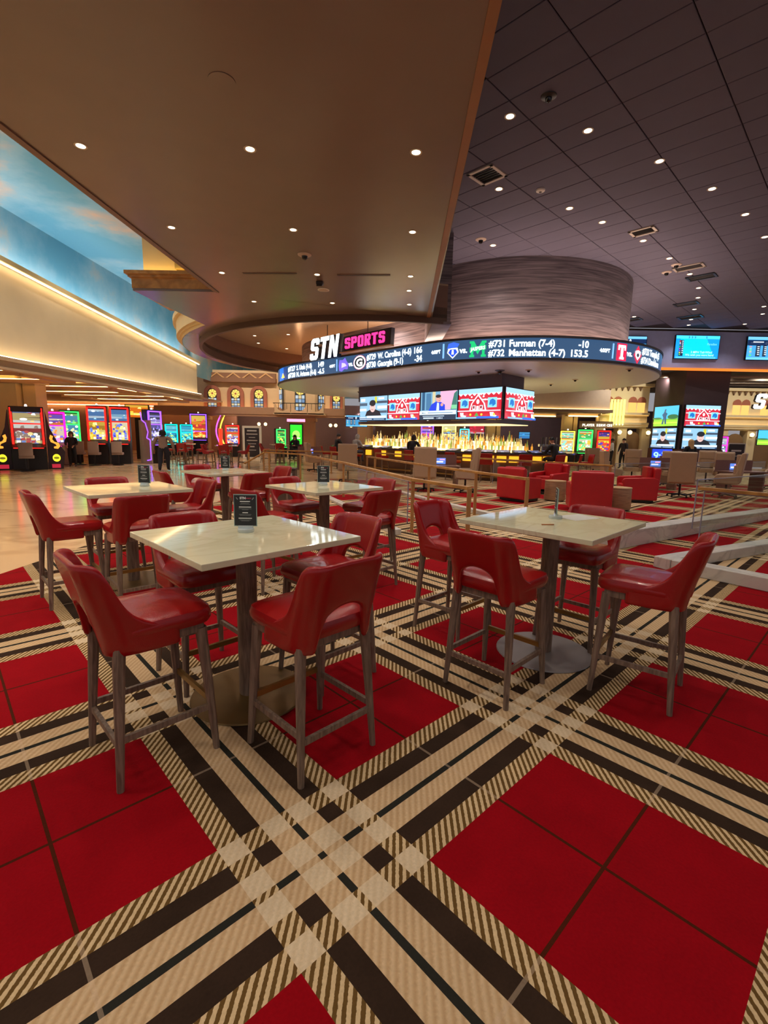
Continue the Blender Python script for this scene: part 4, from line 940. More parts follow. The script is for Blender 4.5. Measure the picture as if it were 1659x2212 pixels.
# ------------------------------------------------------------------ people
def skinned(verts, edges, radii, root=0, sub=2):
    me = bpy.data.meshes.new('tmp'); me.from_pydata(verts, edges, []); o = bpy.data.objects.new('tmp', me); C.objects.link(o)
    sk = o.modifiers.new('skin', 'SKIN'); sk.use_smooth_shade = True; sk.branch_smoothing = .6
    layer = me.skin_vertices[0].data
    for i, r in enumerate(radii):
        layer[i].radius = (r, r) if not isinstance(r, tuple) else r
        layer[i].use_root = (i == root)
    ss = o.modifiers.new('sub', 'SUBSURF'); ss.levels = sub; ss.render_levels = sub
    dg = bpy.context.evaluated_depsgraph_get(); dg.update()
    out = bpy.data.meshes.new_from_object(o.evaluated_get(dg)); bpy.data.objects.remove(o); bpy.data.meshes.remove(me); return out
def person(label, loc, rz, H, joints, top, pants, shoes, hair, sk, hairkind='short', extra=None, bare=False):
    t = thing('person', label, 'person', loc, rz)
    J = {k: Vector(v) for k, v in joints.items()}
    names_ = []; V = []; Rr = []; E_ = []
    def add(n, r, par=None):
        names_.append(n); V.append(tuple(J[n])); Rr.append(r)
        if par: E_.append((names_.index(par), names_.index(n)))
    add('pelvis', (.185, .145)); add('waist', (.175, .135), 'pelvis'); add('chest', (.20, .145), 'waist'); add('shoulder', (.12, .10), 'chest'); add('neck', .052, 'shoulder'); add('headb', (.072, .085), 'neck'); add('headt', (.078, .092), 'headb')
    for s_ in ('l', 'r'):
        add('sh' + s_, .078, 'shoulder'); add('el' + s_, .058, 'sh' + s_); add('wr' + s_, .030, 'el' + s_); add('pa' + s_, (.038, .022), 'wr' + s_)
        d = (J['pa' + s_] - J['wr' + s_]).normalized(); sd = d.cross(Vector((0, 0, 1)) if abs(d.z) < .9 else Vector((0, 1, 0))).normalized()
        for q in range(4):
            n = 'f%d%s' % (q, s_); J[n] = J['pa' + s_] + d * (.085, .095, .09, .07)[q] + sd * (q - 1.5) * .022; add(n, .009, 'pa' + s_)
        n = 'th' + s_; J[n] = J['wr' + s_] + d * .07 + sd * .055; add(n, .010, 'wr' + s_)
        add('hi' + s_, .115, 'pelvis'); add('kn' + s_, .078, 'hi' + s_); add('an' + s_, .052, 'kn' + s_); add('to' + s_, (.042, .03), 'an' + s_)
    me = skinned(V, E_, Rr)
    for m_ in (sk, top, pants, shoes): me.materials.append(m_)
    segs = []
    def seg(a, b, mi): segs.append((J[a], J[b], mi))
    seg('headb', 'headt', 0); seg('neck', 'headb', 0); seg('pelvis', 'waist', 1); seg('waist', 'chest', 1); seg('chest', 'shoulder', 1)
    for s_ in ('l', 'r'):
        seg('shoulder', 'sh' + s_, 1); seg('sh' + s_, 'el' + s_, 1); seg('el' + s_, 'wr' + s_, 1); seg('pa' + s_, 'f1' + s_, 0); seg('wr' + s_, 'pa' + s_, 0); seg('th' + s_, 'pa' + s_, 0)
        seg('pelvis', 'hi' + s_, 2); seg('hi' + s_, 'kn' + s_, 2); seg('kn' + s_, 'an' + s_, 2); seg('an' + s_, 'to' + s_, 3)
    for p in me.polygons:
        c = p.center; best = 9; bi = 0
        for a, b, mi in segs:
            ab = b - a; k = max(0, min(1, (c - a).dot(ab) / max(1e-9, ab.length_squared))); d_ = (c - a - ab * k).length
            if d_ < best: best = d_; bi = mi
        p.material_index = bi; p.use_smooth = True
    o = bpy.data.objects.new('body', me); C.objects.link(o); o.parent = t
    hb, ht = J['headb'], J['headt']; up = (ht - hb).normalized(); c = (hb + ht) / 2 + up * .02
    m_ = MB()     # facial features facing +y
    m_.lathe([(0, -.012), (.012, -.008), (.012, .008), (0, .012)], 6, (c.x, c.y + .098, c.z - .012)); 
    m_.build('nose', sk, t)
    for s_ in (-1, 1): m_ = MB(); m_.lathe([(0, -.008), (.010, 0), (0, .008)], 6, (c.x + s_ * .032, c.y + .086, c.z + .012)); m_.build('eye', black, t)
    m_ = MB(); m_.box((c.x, c.y + .088, c.z - .052), (.04, .012, .008)); m_.build('mouth', terracotta, t)
    for s_ in (-1, 1): m_ = MB(); m_.lathe([(0, -.028), (.014, -.02), (.016, .01), (0, .028)], 6, (c.x + s_ * .083, c.y, c.z)); m_.build('ear', sk, t)
    m_ = MB(); prof = []
    zlow = {'short': -.02, 'long': -.26, 'bob': -.12, 'cap': .02}[hairkind]
    n = 16; vs = []; fs = []; rows = 7
    for k in range(rows + 1):
        f = k / rows; ang = f * PI / 2
        for q in range(n):
            a = 2 * PI * q / n; fr = max(0, math.sin(a)); r = .104 * math.cos(ang * .97); zz = .005 + .118 * math.sin(ang)
            vs.append((c.x + r * math.cos(a), c.y - .012 + r * 1.1 * math.sin(a) * (1 if math.sin(a) < 0 else .92), c.z + zz))
    for k in range(rows):
        for q in range(n): fs.append((k * n + q, k * n + (q + 1) % n, (k + 1) * n + (q + 1) % n, (k + 1) * n + q))
    if zlow < .01:
        base = len(vs)
        for q in range(n):
            a = 2 * PI * q / n; back = math.sin(a) < .3; r = .112
            vs.append((c.x + r * math.cos(a), c.y - .02 + r * 1.05 * min(.35, math.sin(a)), c.z + (zlow if back else .0)))
        for q in range(n): fs.append((q, base + q, base + (q + 1) % n, (q + 1) % n))
    m_.add(vs, fs)
    if hairkind == 'cap': m_.box((c.x, c.y + .12, c.z + .02), (.15, .10, .012))
    m_.build('cap' if hairkind == 'cap' else 'hair', hair, t, smooth=True)
    if extra: extra(t, J)
    return t
def standing(H=1.68, step=0.0, arms=0.0, reach=0.0, turn=0.0):
    k = H / 1.72
    j = {'pelvis': (0, 0, .95), 'waist': (0, .0, 1.1), 'chest': (0, .0, 1.28), 'shoulder': (0, -.01, 1.42), 'neck': (0, 0, 1.49), 'headb': (0, .015, 1.56), 'headt': (0, .01, 1.64)}
    for s_, n in ((-1, 'l'), (1, 'r')):
        j['sh' + n] = (s_ * .19, 0, 1.40); j['el' + n] = (s_ * (.25 + arms), -.02 + reach * .4, 1.13); j['wr' + n] = (s_ * (.26 + arms - reach * .5), .05 + reach, .88 + reach * .8); j['pa' + n] = (s_ * (.26 + arms - reach * .6), .07 + reach * 1.2, .80 + reach * .9)
        j['hi' + n] = (s_ * .095, 0, .90); j['kn' + n] = (s_ * .105, .03 + s_ * step * .5, .49); j['an' + n] = (s_ * .11, -.02 + s_ * step, .085); j['to' + n] = (s_ * .125, .12 + s_ * step, .035)
    return {a: (b[0] * k, b[1] * k, b[2] * k) for a, b in j.items()}
def seated(seat=.78, lean=.1, reach=.25, drop=None):
    z = seat + .10
    j = {'pelvis': (0, 0, z), 'waist': (0, lean * .3, z + .16), 'chest': (0, lean * .7, z + .34), 'shoulder': (0, lean, z + .48), 'neck': (0, lean * 1.15, z + .55), 'headb': (0, lean * 1.4 + .02, z + .62), 'headt': (0, lean * 1.5 + .02, z + .70)}
    for s_, n in ((-1, 'l'), (1, 'r')):
        j['sh' + n] = (s_ * .19, lean, z + .46); j['el' + n] = (s_ * .27, lean + .12, z + .22); j['wr' + n] = (s_ * .16, lean + .12 + reach, z + .24); j['pa' + n] = (s_ * .13, lean + .2 + reach, z + .24)
        j['hi' + n] = (s_ * .10, .04, z - .02); j['kn' + n] = (s_ * .14, .42, z); j['an' + n] = (s_ * .13, .40, z - .42); j['to' + n] = (s_ * .14, .52, z - .47)
    return j
cl = lambda n, rgb: mat('cloth_' + n, rgb, .85, 0, .1, 12)
def handbag(t, J):
    m_ = MB(); m_.rbox((.30, .02, .78), (.12, .34, .26)); m_.build('handbag', cl('bag', (176, 158, 140)), t, smooth=True)
wk = person('person walking away in a grey brown jacket and dark trousers', (-9.35, 20.3, 0), R(12), 1.68, standing(1.70, .12, .05), cl('jacket', (140, 116, 106)), cl('navy', (34, 34, 48)), black, cl('blackhair', (24, 20, 22)), skin2, 'bob'); wk.scale = (1.28, 1.2, 1.0)
person('person in dark clothes with a pale handbag beside the slot machines', (-14.15, 21.75, 0), R(200), 1.55, standing(1.55, .03, .0, .22), cl('charcoal', (46, 36, 42)), cl('black', (26, 24, 28)), black, cl('brownhair', (90, 66, 60)), skin, 'bob', handbag)
person('dark haired person in black seated at a far table', (-4.75, 25.6, 0), R(160), 1.6, seated(.71, .05, .2), cl('black', (26, 24, 28)), cl('black', (26, 24, 28)), black, cl('darkbrown', (44, 30, 26)), skin, 'long')
p = ring_pt(-10.2, 3.62); person('person in a grey hoodie seated at the bar', (p[0], p[1], 0), ring_ang(-10.2) + R(4), 1.6, seated(.80, .14, .26), cl('grey', (150, 146, 146)), cl('jeans', (60, 62, 80)), black, cl('greyhood', (158, 152, 148)), skin, 'bob')
p = ring_pt(-11.6, 3.62); person('dark haired person seated beside the grey hoodie', (p[0], p[1], 0), ring_ang(-11.6) - R(10), 1.6, seated(.80, .1, .26), cl('black', (26, 24, 28)), cl('black', (26, 24, 28)), black, cl('darkbrown', (44, 30, 26)), skin, 'short')
p = ring_pt(-6.6, 3.60); person('dark haired person leaning at the bar before the coloured slot machine', (p[0], p[1], 0), ring_ang(-6.6) + R(20), 1.6, seated(.82, .12, .24), cl('navyblack', (30, 28, 40)), cl('black', (26, 24, 28)), black, cl('darkbrown', (44, 30, 26)), skin, 'bob')
p = ring_pt(2.0, 3.62); person('person in black with a black cap seated at the bar right', (p[0], p[1], 0), ring_ang(2.0) + R(14), 1.6, seated(.82, .16, .26), cl('black', (26, 24, 28)), cl('black', (26, 24, 28)), black, cl('blackcap', (22, 20, 22)), skin, 'cap')
person('blonde person in black standing before the column screens', (12.25, 19.4, 0), R(8), 1.7, standing(1.72, .0, .02, .1), cl('blacknavy', (24, 28, 38)), cl('black', (26, 24, 28)), black, cl('blonde', (196, 160, 110)), skin, 'long')
person('person in dark clothes standing far off by the arcade', (13.9, 28.2, 0), R(120), 1.7, standing(1.74, .05, .0, .1), cl('charcoal', (46, 36, 42)), cl('black', (26, 24, 28)), black, cl('darkbrown', (44, 30, 26)), skin, 'short')
person('person in a white shirt half hidden by the arcade pier', (13.6, 29.0, 0), R(60), 1.7, standing(1.72, .0, .0, .1), cl('whiteshirt', (214, 206, 196)), cl('black', (26, 24, 28)), black, cl('darkbrown', (44, 30, 26)), skin2, 'short')
# ------------------------------------------------------------------ LED ticker round the ring
_S = [-16.5 + .05 * k for k in range(480)]; _PX = [pix(*ring_pt(s, 5.83), 4.42)[0] for s in _S]
def s_of(px):
    for k in range(30, len(_S) - 1):
        if _PX[k] <= px < _PX[k + 1]: return _S[k] + .05 * (px - _PX[k]) / (_PX[k + 1] - _PX[k])
    return _S[-1]
led = thing('led_ticker', 'curved LED band of basketball odds around the ring over the bar', 'led display', (0, 0, 0))
ss_ = [-19 + .25 * k for k in range(133)]
m_ = MB(); m_.strip([ring_pt(s, 5.80) + (4.13,) for s in ss_], [ring_pt(s, 5.80) + (4.72,) for s in ss_])
m_.build('display_face', em((46, 74, 106), 1.0), led, smooth=True)
m_ = MB()
for z0, z1 in ((4.06, 4.13), (4.72, 4.79)):
    m_.strip([ring_pt(s, 5.83) + (z0,) for s in ss_], [ring_pt(s, 5.83) + (z1,) for s in ss_])
    m_.strip([ring_pt(s, 5.83) + ((z1 if z1 > 4.5 else z0),) for s in ss_], [ring_pt(s, 5.6) + ((z1 if z1 > 4.5 else z0),) for s in ss_])
m_.build('bezel', mat('led_bezel', (60, 54, 58), .5), led, smooth=True)
def wrap(vs): return [ring_pt(v[0], 5.815 + v[2]) + (v[1],) for v in vs]
LM = MB(); LMATS = [em((226, 244, 255), 2.2)]
def led_text(txt, px0, px1, zb, size=.285, bold=.027):
    s0 = s_of(px0); s1 = s_of(px1); vs, fs = text_poly(txt, size, bold, width=s1 - s0)
    q = MB(); q.add(wrap([(v[0] + s0, v[1] + zb, 0) for v in vs]), fs); q.build('lettering', LMATS[0], led)
ZT, ZL = 4.465, 4.185
for txt, a, b, z in (('#727', 621.5, 637, ZT), ('S. Utah (4-8)', 640, 672.7, ZT), ('149', 687, 699, ZT), ('#728', 621.5, 637, ZL), ('N. Arizona (4-6)', 640, 682, ZL), ('-6.5', 686, 699.5, ZL),
        ('#729', 791, 811, ZT), ('W. Carolina (4-6)', 815, 887.5, ZT), ('166', 894, 911, ZT), ('#730', 791, 811, ZL), ('Georgia (9-1)', 815, 870, ZL), ('-34', 895, 911, ZL),
        ('#731', 1055, 1090, ZT), ('Furman (7-4)', 1100, 1198.6, ZT), ('-10', 1250, 1272, ZT), ('#732', 1055, 1090, ZL), ('Manhattan (4-7)', 1100, 1222, ZL), ('153.5', 1235, 1271.6, ZL),
        ('#733', 1388, 1402, ZT), ('Temple (5', 1404, 1424, ZT), ('#734', 1387, 1401, ZL), ('Davidson', 1403, 1424, ZL)):
    led_text(txt, a, b, z)
for a, b in ((711, 723), (931, 951), (1296.6, 1318.6)): led_text('4:00PT', a, b, 4.37, .16, .03)
for a, b in ((752, 761.6), (992, 1009), (1355, 1367)): led_text('vs.', a, b, 4.33, .25)
def led_art(name, items):
    mb = MB(); mats = []
    for k, (pts, col, st) in enumerate(items):
        mats.append(em(col, st)); mb.m(k); mb.add(wrap([(p[0], p[1], .003 + .003 * k) for p in pts]), [tuple(range(len(pts)))])
    return mb.build(name, mats, led)
def rectp(a, z0, b, z1, div=1): 
    return [(a, z0), (b, z0), (b, z1), (a, z1)]
def ovalp(c, z, rs, rz, n=18): return [(c + rs * math.cos(2 * PI * k / n), z + rz * math.sin(2 * PI * k / n)) for k in range(n)]
for px in (727, 957.5, 1325): s = s_of(px); led_art('divider', [(rectp(s - .03, 4.2, s + .03, 4.66), (110, 160, 230), 1.4)])
s = s_of(607); s2 = s_of(619); led_art('team_logo', [(rectp(s - .3, 4.14, (s + s2) / 2, 4.71), (0, 100, 210), 1.3), (rectp((s + s2) / 2, 4.14, s2, 4.71), (10, 60, 130), 1.0), ([(s + .05, 4.24), (s + .55, 4.24), (s + .3, 4.46)], (255, 210, 80), 1.5)])
s = (s_of(732) + s_of(751)) / 2; led_art('team_logo', [([(s - .27, 4.2), (s - .1, 4.16), (s + .05, 4.24), (s + .26, 4.22), (s + .3, 4.42), (s + .18, 4.56), (s + .1, 4.68), (s - .05, 4.6), (s - .25, 4.62), (s - .3, 4.4)], (110, 90, 200), 1.2), ([(s - .12, 4.3), (s + .2, 4.36), (s + .1, 4.46), (s - .1, 4.5)], (190, 180, 250), 1.2)])
s = (s_of(764) + s_of(788.6)) / 2; led_art('team_logo', [(ovalp(s, 4.42, .36, .27), (235, 60, 60), 1.2), (ovalp(s, 4.42, .345, .255), (240, 246, 255), 1.5), (ovalp(s, 4.42, .28, .20), (16, 20, 28), .8)])
vs, fs = text_poly('G', .42, .045); mb = MB(); x0 = min(v[0] for v in vs); x1 = max(v[0] for v in vs); k = .36 / (x1 - x0)
mb.add(wrap([((v[0] - x0) * k + s - .18, v[1] * .9 + 4.285, .016) for v in vs]), fs); mb.build('team_letter', em((245, 250, 255), 1.6), led)
s = (s_of(968) + s_of(988)) / 2; led_art('team_logo', [([(s - .2, 4.36), (s + .0, 4.17), (s + .2, 4.36), (s + .16, 4.5), (s - .16, 4.5)], (240, 246, 255), 1.4), ([(s - .16, 4.36), (s, 4.21), (s + .16, 4.36), (s + .1, 4.46), (s - .1, 4.46)], (30, 70, 200), 1.2), ([(s - .2, 4.48), (s + .16, 4.52), (s + .22, 4.62), (s + .02, 4.68), (s - .16, 4.64)], (50, 90, 220), 1.3), ([(s - .04, 4.3), (s + .04, 4.3), (s + .03, 4.44), (s - .03, 4.44)], (230, 240, 255), 1.3)])
s0, s1 = s_of(1014), s_of(1050); w = s1 - s0
led_art('team_logo', [([(s0, 4.18), (s0 + .3 * w, 4.18), (s0 + .3 * w, 4.25), (s0 + .24 * w, 4.25), (s0 + .24 * w, 4.48), (s0 + .5 * w, 4.26), (s0 + .76 * w, 4.48), (s0 + .76 * w, 4.25), (s0 + .7 * w, 4.25), (s0 + .7 * w, 4.18), (s1, 4.18), (s1, 4.25), (s1 - .08 * w, 4.25), (s1 - .08 * w, 4.60), (s1, 4.60), (s1, 4.67), (s0 + .74 * w, 4.67), (s0 + .5 * w, 4.45), (s0 + .26 * w, 4.67), (s0, 4.67), (s0, 4.60), (s0 + .08 * w, 4.60), (s0 + .08 * w, 4.25), (s0, 4.25)], (20, 170, 100), 1.3), ([(s0, 4.34), (s1, 4.40), (s1, 4.54), (s0, 4.48)], (20, 150, 90), 1.3)])
vs, fs = text_poly('JASPERS', .15, .04, width=w * .9); mb = MB(); mb.add(wrap([(v[0] + s0 + .05 * w, v[1] + 4.365 + v[0] * .1, .012) for v in vs]), fs); mb.build('team_letter', em((210, 255, 230), 1.5), led)
s0, s1 = s_of(1333), s_of(1354); w = s1 - s0
led_art('team_logo', [(rectp(s0, 4.16, s1, 4.69), (214, 20, 60), 1.3), (rectp(s0 + .12 * w, 4.56, s1 - .12 * w, 4.64), (245, 245, 250), 1.5), (rectp(s0 + .12 * w, 4.48, s0 + .26 * w, 4.6), (245, 245, 250), 1.5), (rectp(s1 - .26 * w, 4.48, s1 - .12 * w, 4.6), (245, 245, 250), 1.5), (rectp(s0 + .38 * w, 4.26, s1 - .38 * w, 4.6), (245, 245, 250), 1.5), (rectp(s0 + .28 * w, 4.2, s1 - .28 * w, 4.27), (245, 245, 250), 1.5)])
s0, s1 = s_of(1370), s_of(1386.6); s = (s0 + s1) / 2; w = s1 - s0
led_art('team_logo', [([(s, 4.12), (s1, 4.4), (s, 4.70), (s0, 4.4)], (230, 30, 60), 1.3), ([(s - .3 * w, 4.36), (s, 4.24), (s + .3 * w, 4.36), (s + .36 * w, 4.52), (s, 4.56), (s - .36 * w, 4.52)], (240, 240, 246), 1.3), (ovalp(s, 4.40, .16 * w, .06), (60, 60, 70), .8)])
# ------------------------------------------------------------------ STN SPORTS sign standing on the ring
def stn_sign(label, loc, rz, k=1.0, rod=True):
    t = thing('lit_sign', label, 'sign', loc, rz, None)
    for q, ch in enumerate('STN'):
        m_ = MB(); block_word(m_, ch, .86 * k, .55 * k, 0, -.16, .06, .20, q * .62 * k, 0); lb_ = m_.build('letter_box', mat('sign_navy', (34, 40, 56), .4), t)
        m_ = MB(); block_word(m_, ch, .84 * k, .55 * k, 0, -.172, -.162, .20, q * .62 * k + .006, .01); m_.build('letter_face', em((240, 252, 255), 2.0), lb_)
    m_ = MB(); m_.vprism([(2.0 * k, .16 * k), (4.66 * k, .16 * k), (4.70 * k, .72 * k), (2.12 * k, .72 * k)], -.08, .10); m_.build('sign_panel', mat('sign_navy', (34, 40, 56)), t)
    for q, ch in enumerate('SPORTS'):
        m_ = MB(); block_word(m_, ch, .40 * k, .31 * k, 0, -.10, -.085, .03, (2.2 + q * .375) * k, .25 * k); m_.build('pink_letter', em((255, 50, 130), 1.5), t)
    m_ = MB(); m_.box((3.3 * k, -.02, .13 * k), (2.75 * k, .24, .04)); m_.build('ledge', mat('sign_ledge', (206, 150, 100), .5), t)
    if rod:
        m_ = MB(); m_.tube([(3.4, 0, .72), (3.4, 0, 1.4)], .015, 6); m_.tube([(1.0, 0, .85), (1.0, 0, 1.4)], .015, 6); m_.build('hanger_rod', black, t)
    return t
stn_sign('big white STN and pink SPORTS letters standing on the ring', (-3.13, 20.92, 4.68), R(-45))
# ------------------------------------------------------------------ pictures for the screens (unit square, origin at lower left)
def promo():
    a = Art(); a.rect(0, 0, 1, 1, (196, 24, 48), 1.0); a.rect(0, .84, 1, 1, (150, 196, 236), 1.1)
    for k in range(9): a.poly([(k / 9, .84), ((k + .5) / 9, .76), ((k + 1) / 9, .84)], (226, 232, 244), 1.1)
    a.rect(0, .60, 1, .645, (232, 210, 220), 1.0); a.rect(0, .24, 1, .28, (232, 210, 220), .9)
    for x in (.07, .72):
        a.rect(x, .36, x + .2, .68, (130, 214, 240), 1.1); a.poly([(x + .03, .44), (x + .12, .39), (x + .18, .46), (x + .17, .58), (x + .11, .64), (x + .05, .6)], (20, 110, 190), 1.0); a.poly([(x + .03, .44), (x + .12, .39), (x + .10, .47)], (90, 180, 225), 1.0)
    a.poly([(.30, .26), (.70, .26), (.66, .5), (.50, .82), (.34, .5)], (240, 236, 244), 1.2); a.poly([(.335, .29), (.665, .29), (.63, .5), (.50, .75), (.37, .5)], (196, 24, 48), 1.0)
    a.oval(.5, .56, .035, .08, (240, 236, 244), 1.2); a.rect(.38, .3, .45, .44, (240, 236, 244), 1.2); a.rect(.47, .29, .53, .42, (240, 236, 244), 1.2); a.rect(.55, .3, .62, .44, (240, 236, 244), 1.2)
    a.rect(.395, .33, .435, .42, (120, 20, 40), .9); a.rect(.565, .33, .605, .42, (120, 20, 40), .9)
    for x, z in ((.36, .72), (.42, .8), (.58, .8), (.64, .72), (.68, .62), (.32, .62)): a.oval(x, z, .022, .03, (250, 244, 250), 1.2, 8)
    a.rect(0, 0, 1, .05, (120, 190, 236), 1.1); a.rect(.5, 0, 1, .07, (40, 100, 220), 1.2)
    for x in (.14, .84): a.poly([(x - .04, .2), (x + .05, .2), (x + .05, .12), (x + .12, .09), (x + .1, .05), (x - .02, .07)], (206, 232, 248), 1.2)
    for x in (.36, .62, .9): a.oval(x, .13, .025, .04, (246, 206, 60), 1.2, 8)
    a.poly([(.46, .08), (.56, .08), (.51, .2)], (60, 170, 80), 1.0); return a
def capman():
    a = Art(); a.rect(0, 0, 1, 1, (140, 186, 216), 1.0)
    for k, (x, z, w, h, c) in enumerate(((0, .62, .28, .12, (70, 90, 110)), (0, .40, .25, .1, (226, 240, 248)), (.62, .70, .38, .1, (60, 76, 96)), (.66, .48, .34, .12, (230, 240, 246)), (.62, .30, .38, .1, (70, 86, 104)), (.05, .80, .16, .12, (226, 240, 248)), (.70, .86, .2, .08, (226, 240, 248)), (.57, .72, .08, .26, (200, 196, 60)))):
        a.rect(x, z, x + w, z + h, c, 1.0)
    a.poly([(.22, .18), (.82, .18), (.74, .38), (.6, .46), (.42, .46), (.28, .38)], (30, 34, 44), .7)
    a.oval(.5, .54, .1, .2, (226, 176, 170), 1.1); a.oval(.5, .72, .115, .13, (26, 32, 44), .7); a.rect(.385, .655, .6, .70, (26, 32, 44), .7)
    a.rect(.455, .57, .475, .59, (60, 40, 40), .6); a.rect(.525, .57, .545, .59, (60, 40, 40), .6); a.rect(.46, .44, .54, .46, (150, 80, 80), .8)
    a.rect(0, 0, 1, .09, (36, 70, 110), .9); a.rect(.3, .095, 1, .19, (196, 222, 240), 1.2); a.rect(.02, .1, .26, .13, (220, 230, 240), 1.0); a.rect(.04, .03, .5, .06, (200, 216, 232), 1.0); a.rect(.56, .03, .94, .06, (160, 190, 216), 1.0); return a
def suitman():
    a = Art(); a.rect(0, 0, 1, 1, (110, 160, 190), 1.0); a.rect(.04, .34, .12, 1, (40, 90, 130), .8); a.rect(.16, .34, .30, .95, (70, 120, 160), .9); a.rect(.34, .34, .42, 1, (200, 190, 150), 1.0)
    a.poly([(.5, .34), (.86, .34), (1, 1), (.56, 1)], (226, 160, 190), 1.1); a.poly([(.84, .34), (1, .34), (1, 1), (.92, .9)], (60, 120, 110), .9); a.rect(.86, .36, 1, .5, (120, 200, 150), 1.0)
    a.poly([(.24, .30), (.70, .30), (.69, .52), (.58, .62), (.44, .64), (.32, .54)], (26, 60, 200), 1.1); a.poly([(.46, .32), (.54, .32), (.535, .58), (.48, .6)], (190, 210, 236), 1.1)
    a.oval(.52, .74, .075, .13, (214, 150, 140), 1.1); a.oval(.51, .83, .075, .06, (60, 50, 50), .7); a.rect(.535, .74, .55, .76, (60, 40, 40), .6); a.rect(.53, .66, .56, .675, (140, 70, 70), .8); a.oval(.62, .52, .04, .06, (214, 150, 140), 1.0, 8)
    a.rect(0, 0, 1, .30, (40, 60, 84), .8); a.rect(0, .17, 1, .31, (206, 232, 242), 1.2); a.text('3MAG', .06, .205, .09, (40, 60, 90), 1.0); a.rect(.24, .22, .92, .25, (110, 140, 170), 1.0); a.rect(.1, .10, .7, .13, (170, 190, 206), 1.0); a.rect(.12, .02, .42, .07, (196, 210, 220), 1.0); a.text('2 15805.23', .5, .02, .075, (210, 224, 236), 1.1); return a
def golf():
    a = Art(); a.rect(0, 0, 1, 1, (70, 180, 230), 1.1); a.rect(0, 0, 1, .36, (150, 210, 60), 1.1); a.poly([(0, .34), (1, .40), (1, .3), (0, .3)], (110, 180, 60), 1.0)
    a.oval(.8, .46, .22, .12, (40, 110, 70), .9); a.oval(.15, .4, .2, .05, (60, 120, 80), .9); a.rect(0, .14, 1, .2, (190, 220, 80), 1.1)
    a.poly([(.36, .1), (.44, .1), (.46, .4), (.5, .1), (.56, .1), (.54, .5), (.58, .62), (.5, .7), (.52, .86), (.46, .84), (.42, .66), (.36, .58), (.42, .42)], (40, 90, 130), .9); a.oval(.48, .74, .04, .06, (80, 110, 140), .9, 8); return a
def tote():
    a = Art(); a.rect(0, 0, 1, 1, (10, 130, 226), 1.1); a.poly([(.1, .1), (.9, .1), (.7, .9), (.1, .9)], (0, 176, 240), 1.1); a.rect(0, .86, 1, 1, (60, 180, 230), 1.1); a.rect(.02, 0, .95, .07, (70, 170, 240), 1.1)
    a.rect(.08, .1, .18, .8, (20, 40, 70), .7)
    for k, c in enumerate(((220, 60, 60), (230, 240, 240), (60, 120, 220), (60, 190, 90), (200, 60, 160), (120, 80, 220), (230, 210, 60), (90, 200, 90))): a.rect(.085, .72 - k * .083, .11, .77 - k * .083, c, 1.1)
    for k in range(7): a.rect(.13, .72 - k * .083, .165, .76 - k * .083, (190, 210, 230), .9)
    a.text('3  3  3', .26, .87, .15, (10, 40, 90), .9); a.text('5', .66, .87, .15, (10, 40, 90), .9)
    a.text('3 MPH Tail-Wind', .34, .22, .16, (170, 220, 250), 1.1, .01); a.text('We wish you were here!', .22, .10, .15, (170, 220, 250), 1.1, .01); a.text('Paradise', .7, .58, .15, (110, 200, 250), 1.0, .01); return a
def tote2():
    a = Art(); a.rect(0, 0, 1, 1, (60, 140, 190), 1.0); a.rect(0, .62, 1, .86, (14, 40, 80), .7); a.rect(0, .88, 1, 1, (100, 170, 210), 1.0); a.rect(0, 0, 1, .1, (90, 170, 230), 1.1); a.rect(.2, .14, .30, .62, (20, 36, 60), .7); a.rect(.36, .14, .44, .62, (20, 36, 60), .7)
    for k, c in enumerate(((230, 120, 120), (120, 200, 240), (120, 220, 120), (230, 170, 110), (90, 160, 250), (80, 220, 60))): a.rect(.05, .54 - k * .075, .1, .58 - k * .075, c, 1.1)
    for k in range(5):
        for x in (.22, .38): a.rect(x, .54 - k * .085, x + .05, .58 - k * .085, (200, 214, 224), .9)
    a.rect(.1, .74, .34, .78, (220, 230, 240), 1.1); a.text('0', .44, .68, .2, (240, 248, 255), 1.2); return a
def mosaic(cols, nx, ny, seed, st=1.0, bg=None):
    a = Art(); rr = random.Random(seed); bg = bg or tuple(int(v * .45) for v in cols[0]); a.rect(0, 0, 1, 1, bg, .9)
    for k in range(5): c = rr.choice(cols); z = k / 5; a.poly([(0, z), (1, z + rr.uniform(-.08, .08)), (1, z + .2), (0, min(1, z + .22))] if z + .22 <= 1 else [(0, z), (1, z), (1, 1), (0, 1)], tuple(int(v * .7) for v in c), st)
    for k in range(nx * ny // 2):
        c = rr.choice(cols); x = rr.uniform(.1, .9); z = rr.uniform(.1, .9); q = rr.uniform(.04, .16)
        if rr.random() < .6: a.oval(x, z, min(q, x, 1 - x), min(q * .7, z, 1 - z), c, st, 9)
        else: a.poly([(x - .08, z - .05), (x + .09, z - .07), (x + .06, z + .08), (x - .04, z + .06)], c, st)
    if ny > 5:
        for i in range(5):
            for j in range(3): c = rr.choice(cols); a.rect(.06 + i * .18, .08 + j * .13, .21 + i * .18, .19 + j * .13, c, st)
    return a
def screen(name, label, loc, rz, w, h, art, cat='screen', group=None, gain=1.0, bez=.03):
    t = thing(name, label, cat, loc, rz, group)
    m_ = MB(); m_.box((w / 2, .05, h / 2), (w, .09, h)); m_.build('bezel', mat('screen_bezel', (18, 18, 22), .4), t)
    art.build('picture', t, w - 2 * bez, h - 2 * bez, (bez, 0, bez), 0, gain=gain, step=.004 if w > 1 else .002)
    return t
VC = Vector((4.30, 18.10)); VD = Vector((.659, -.752)); VZ = 2.34; vrz = math.atan2(VD.y, VD.x)
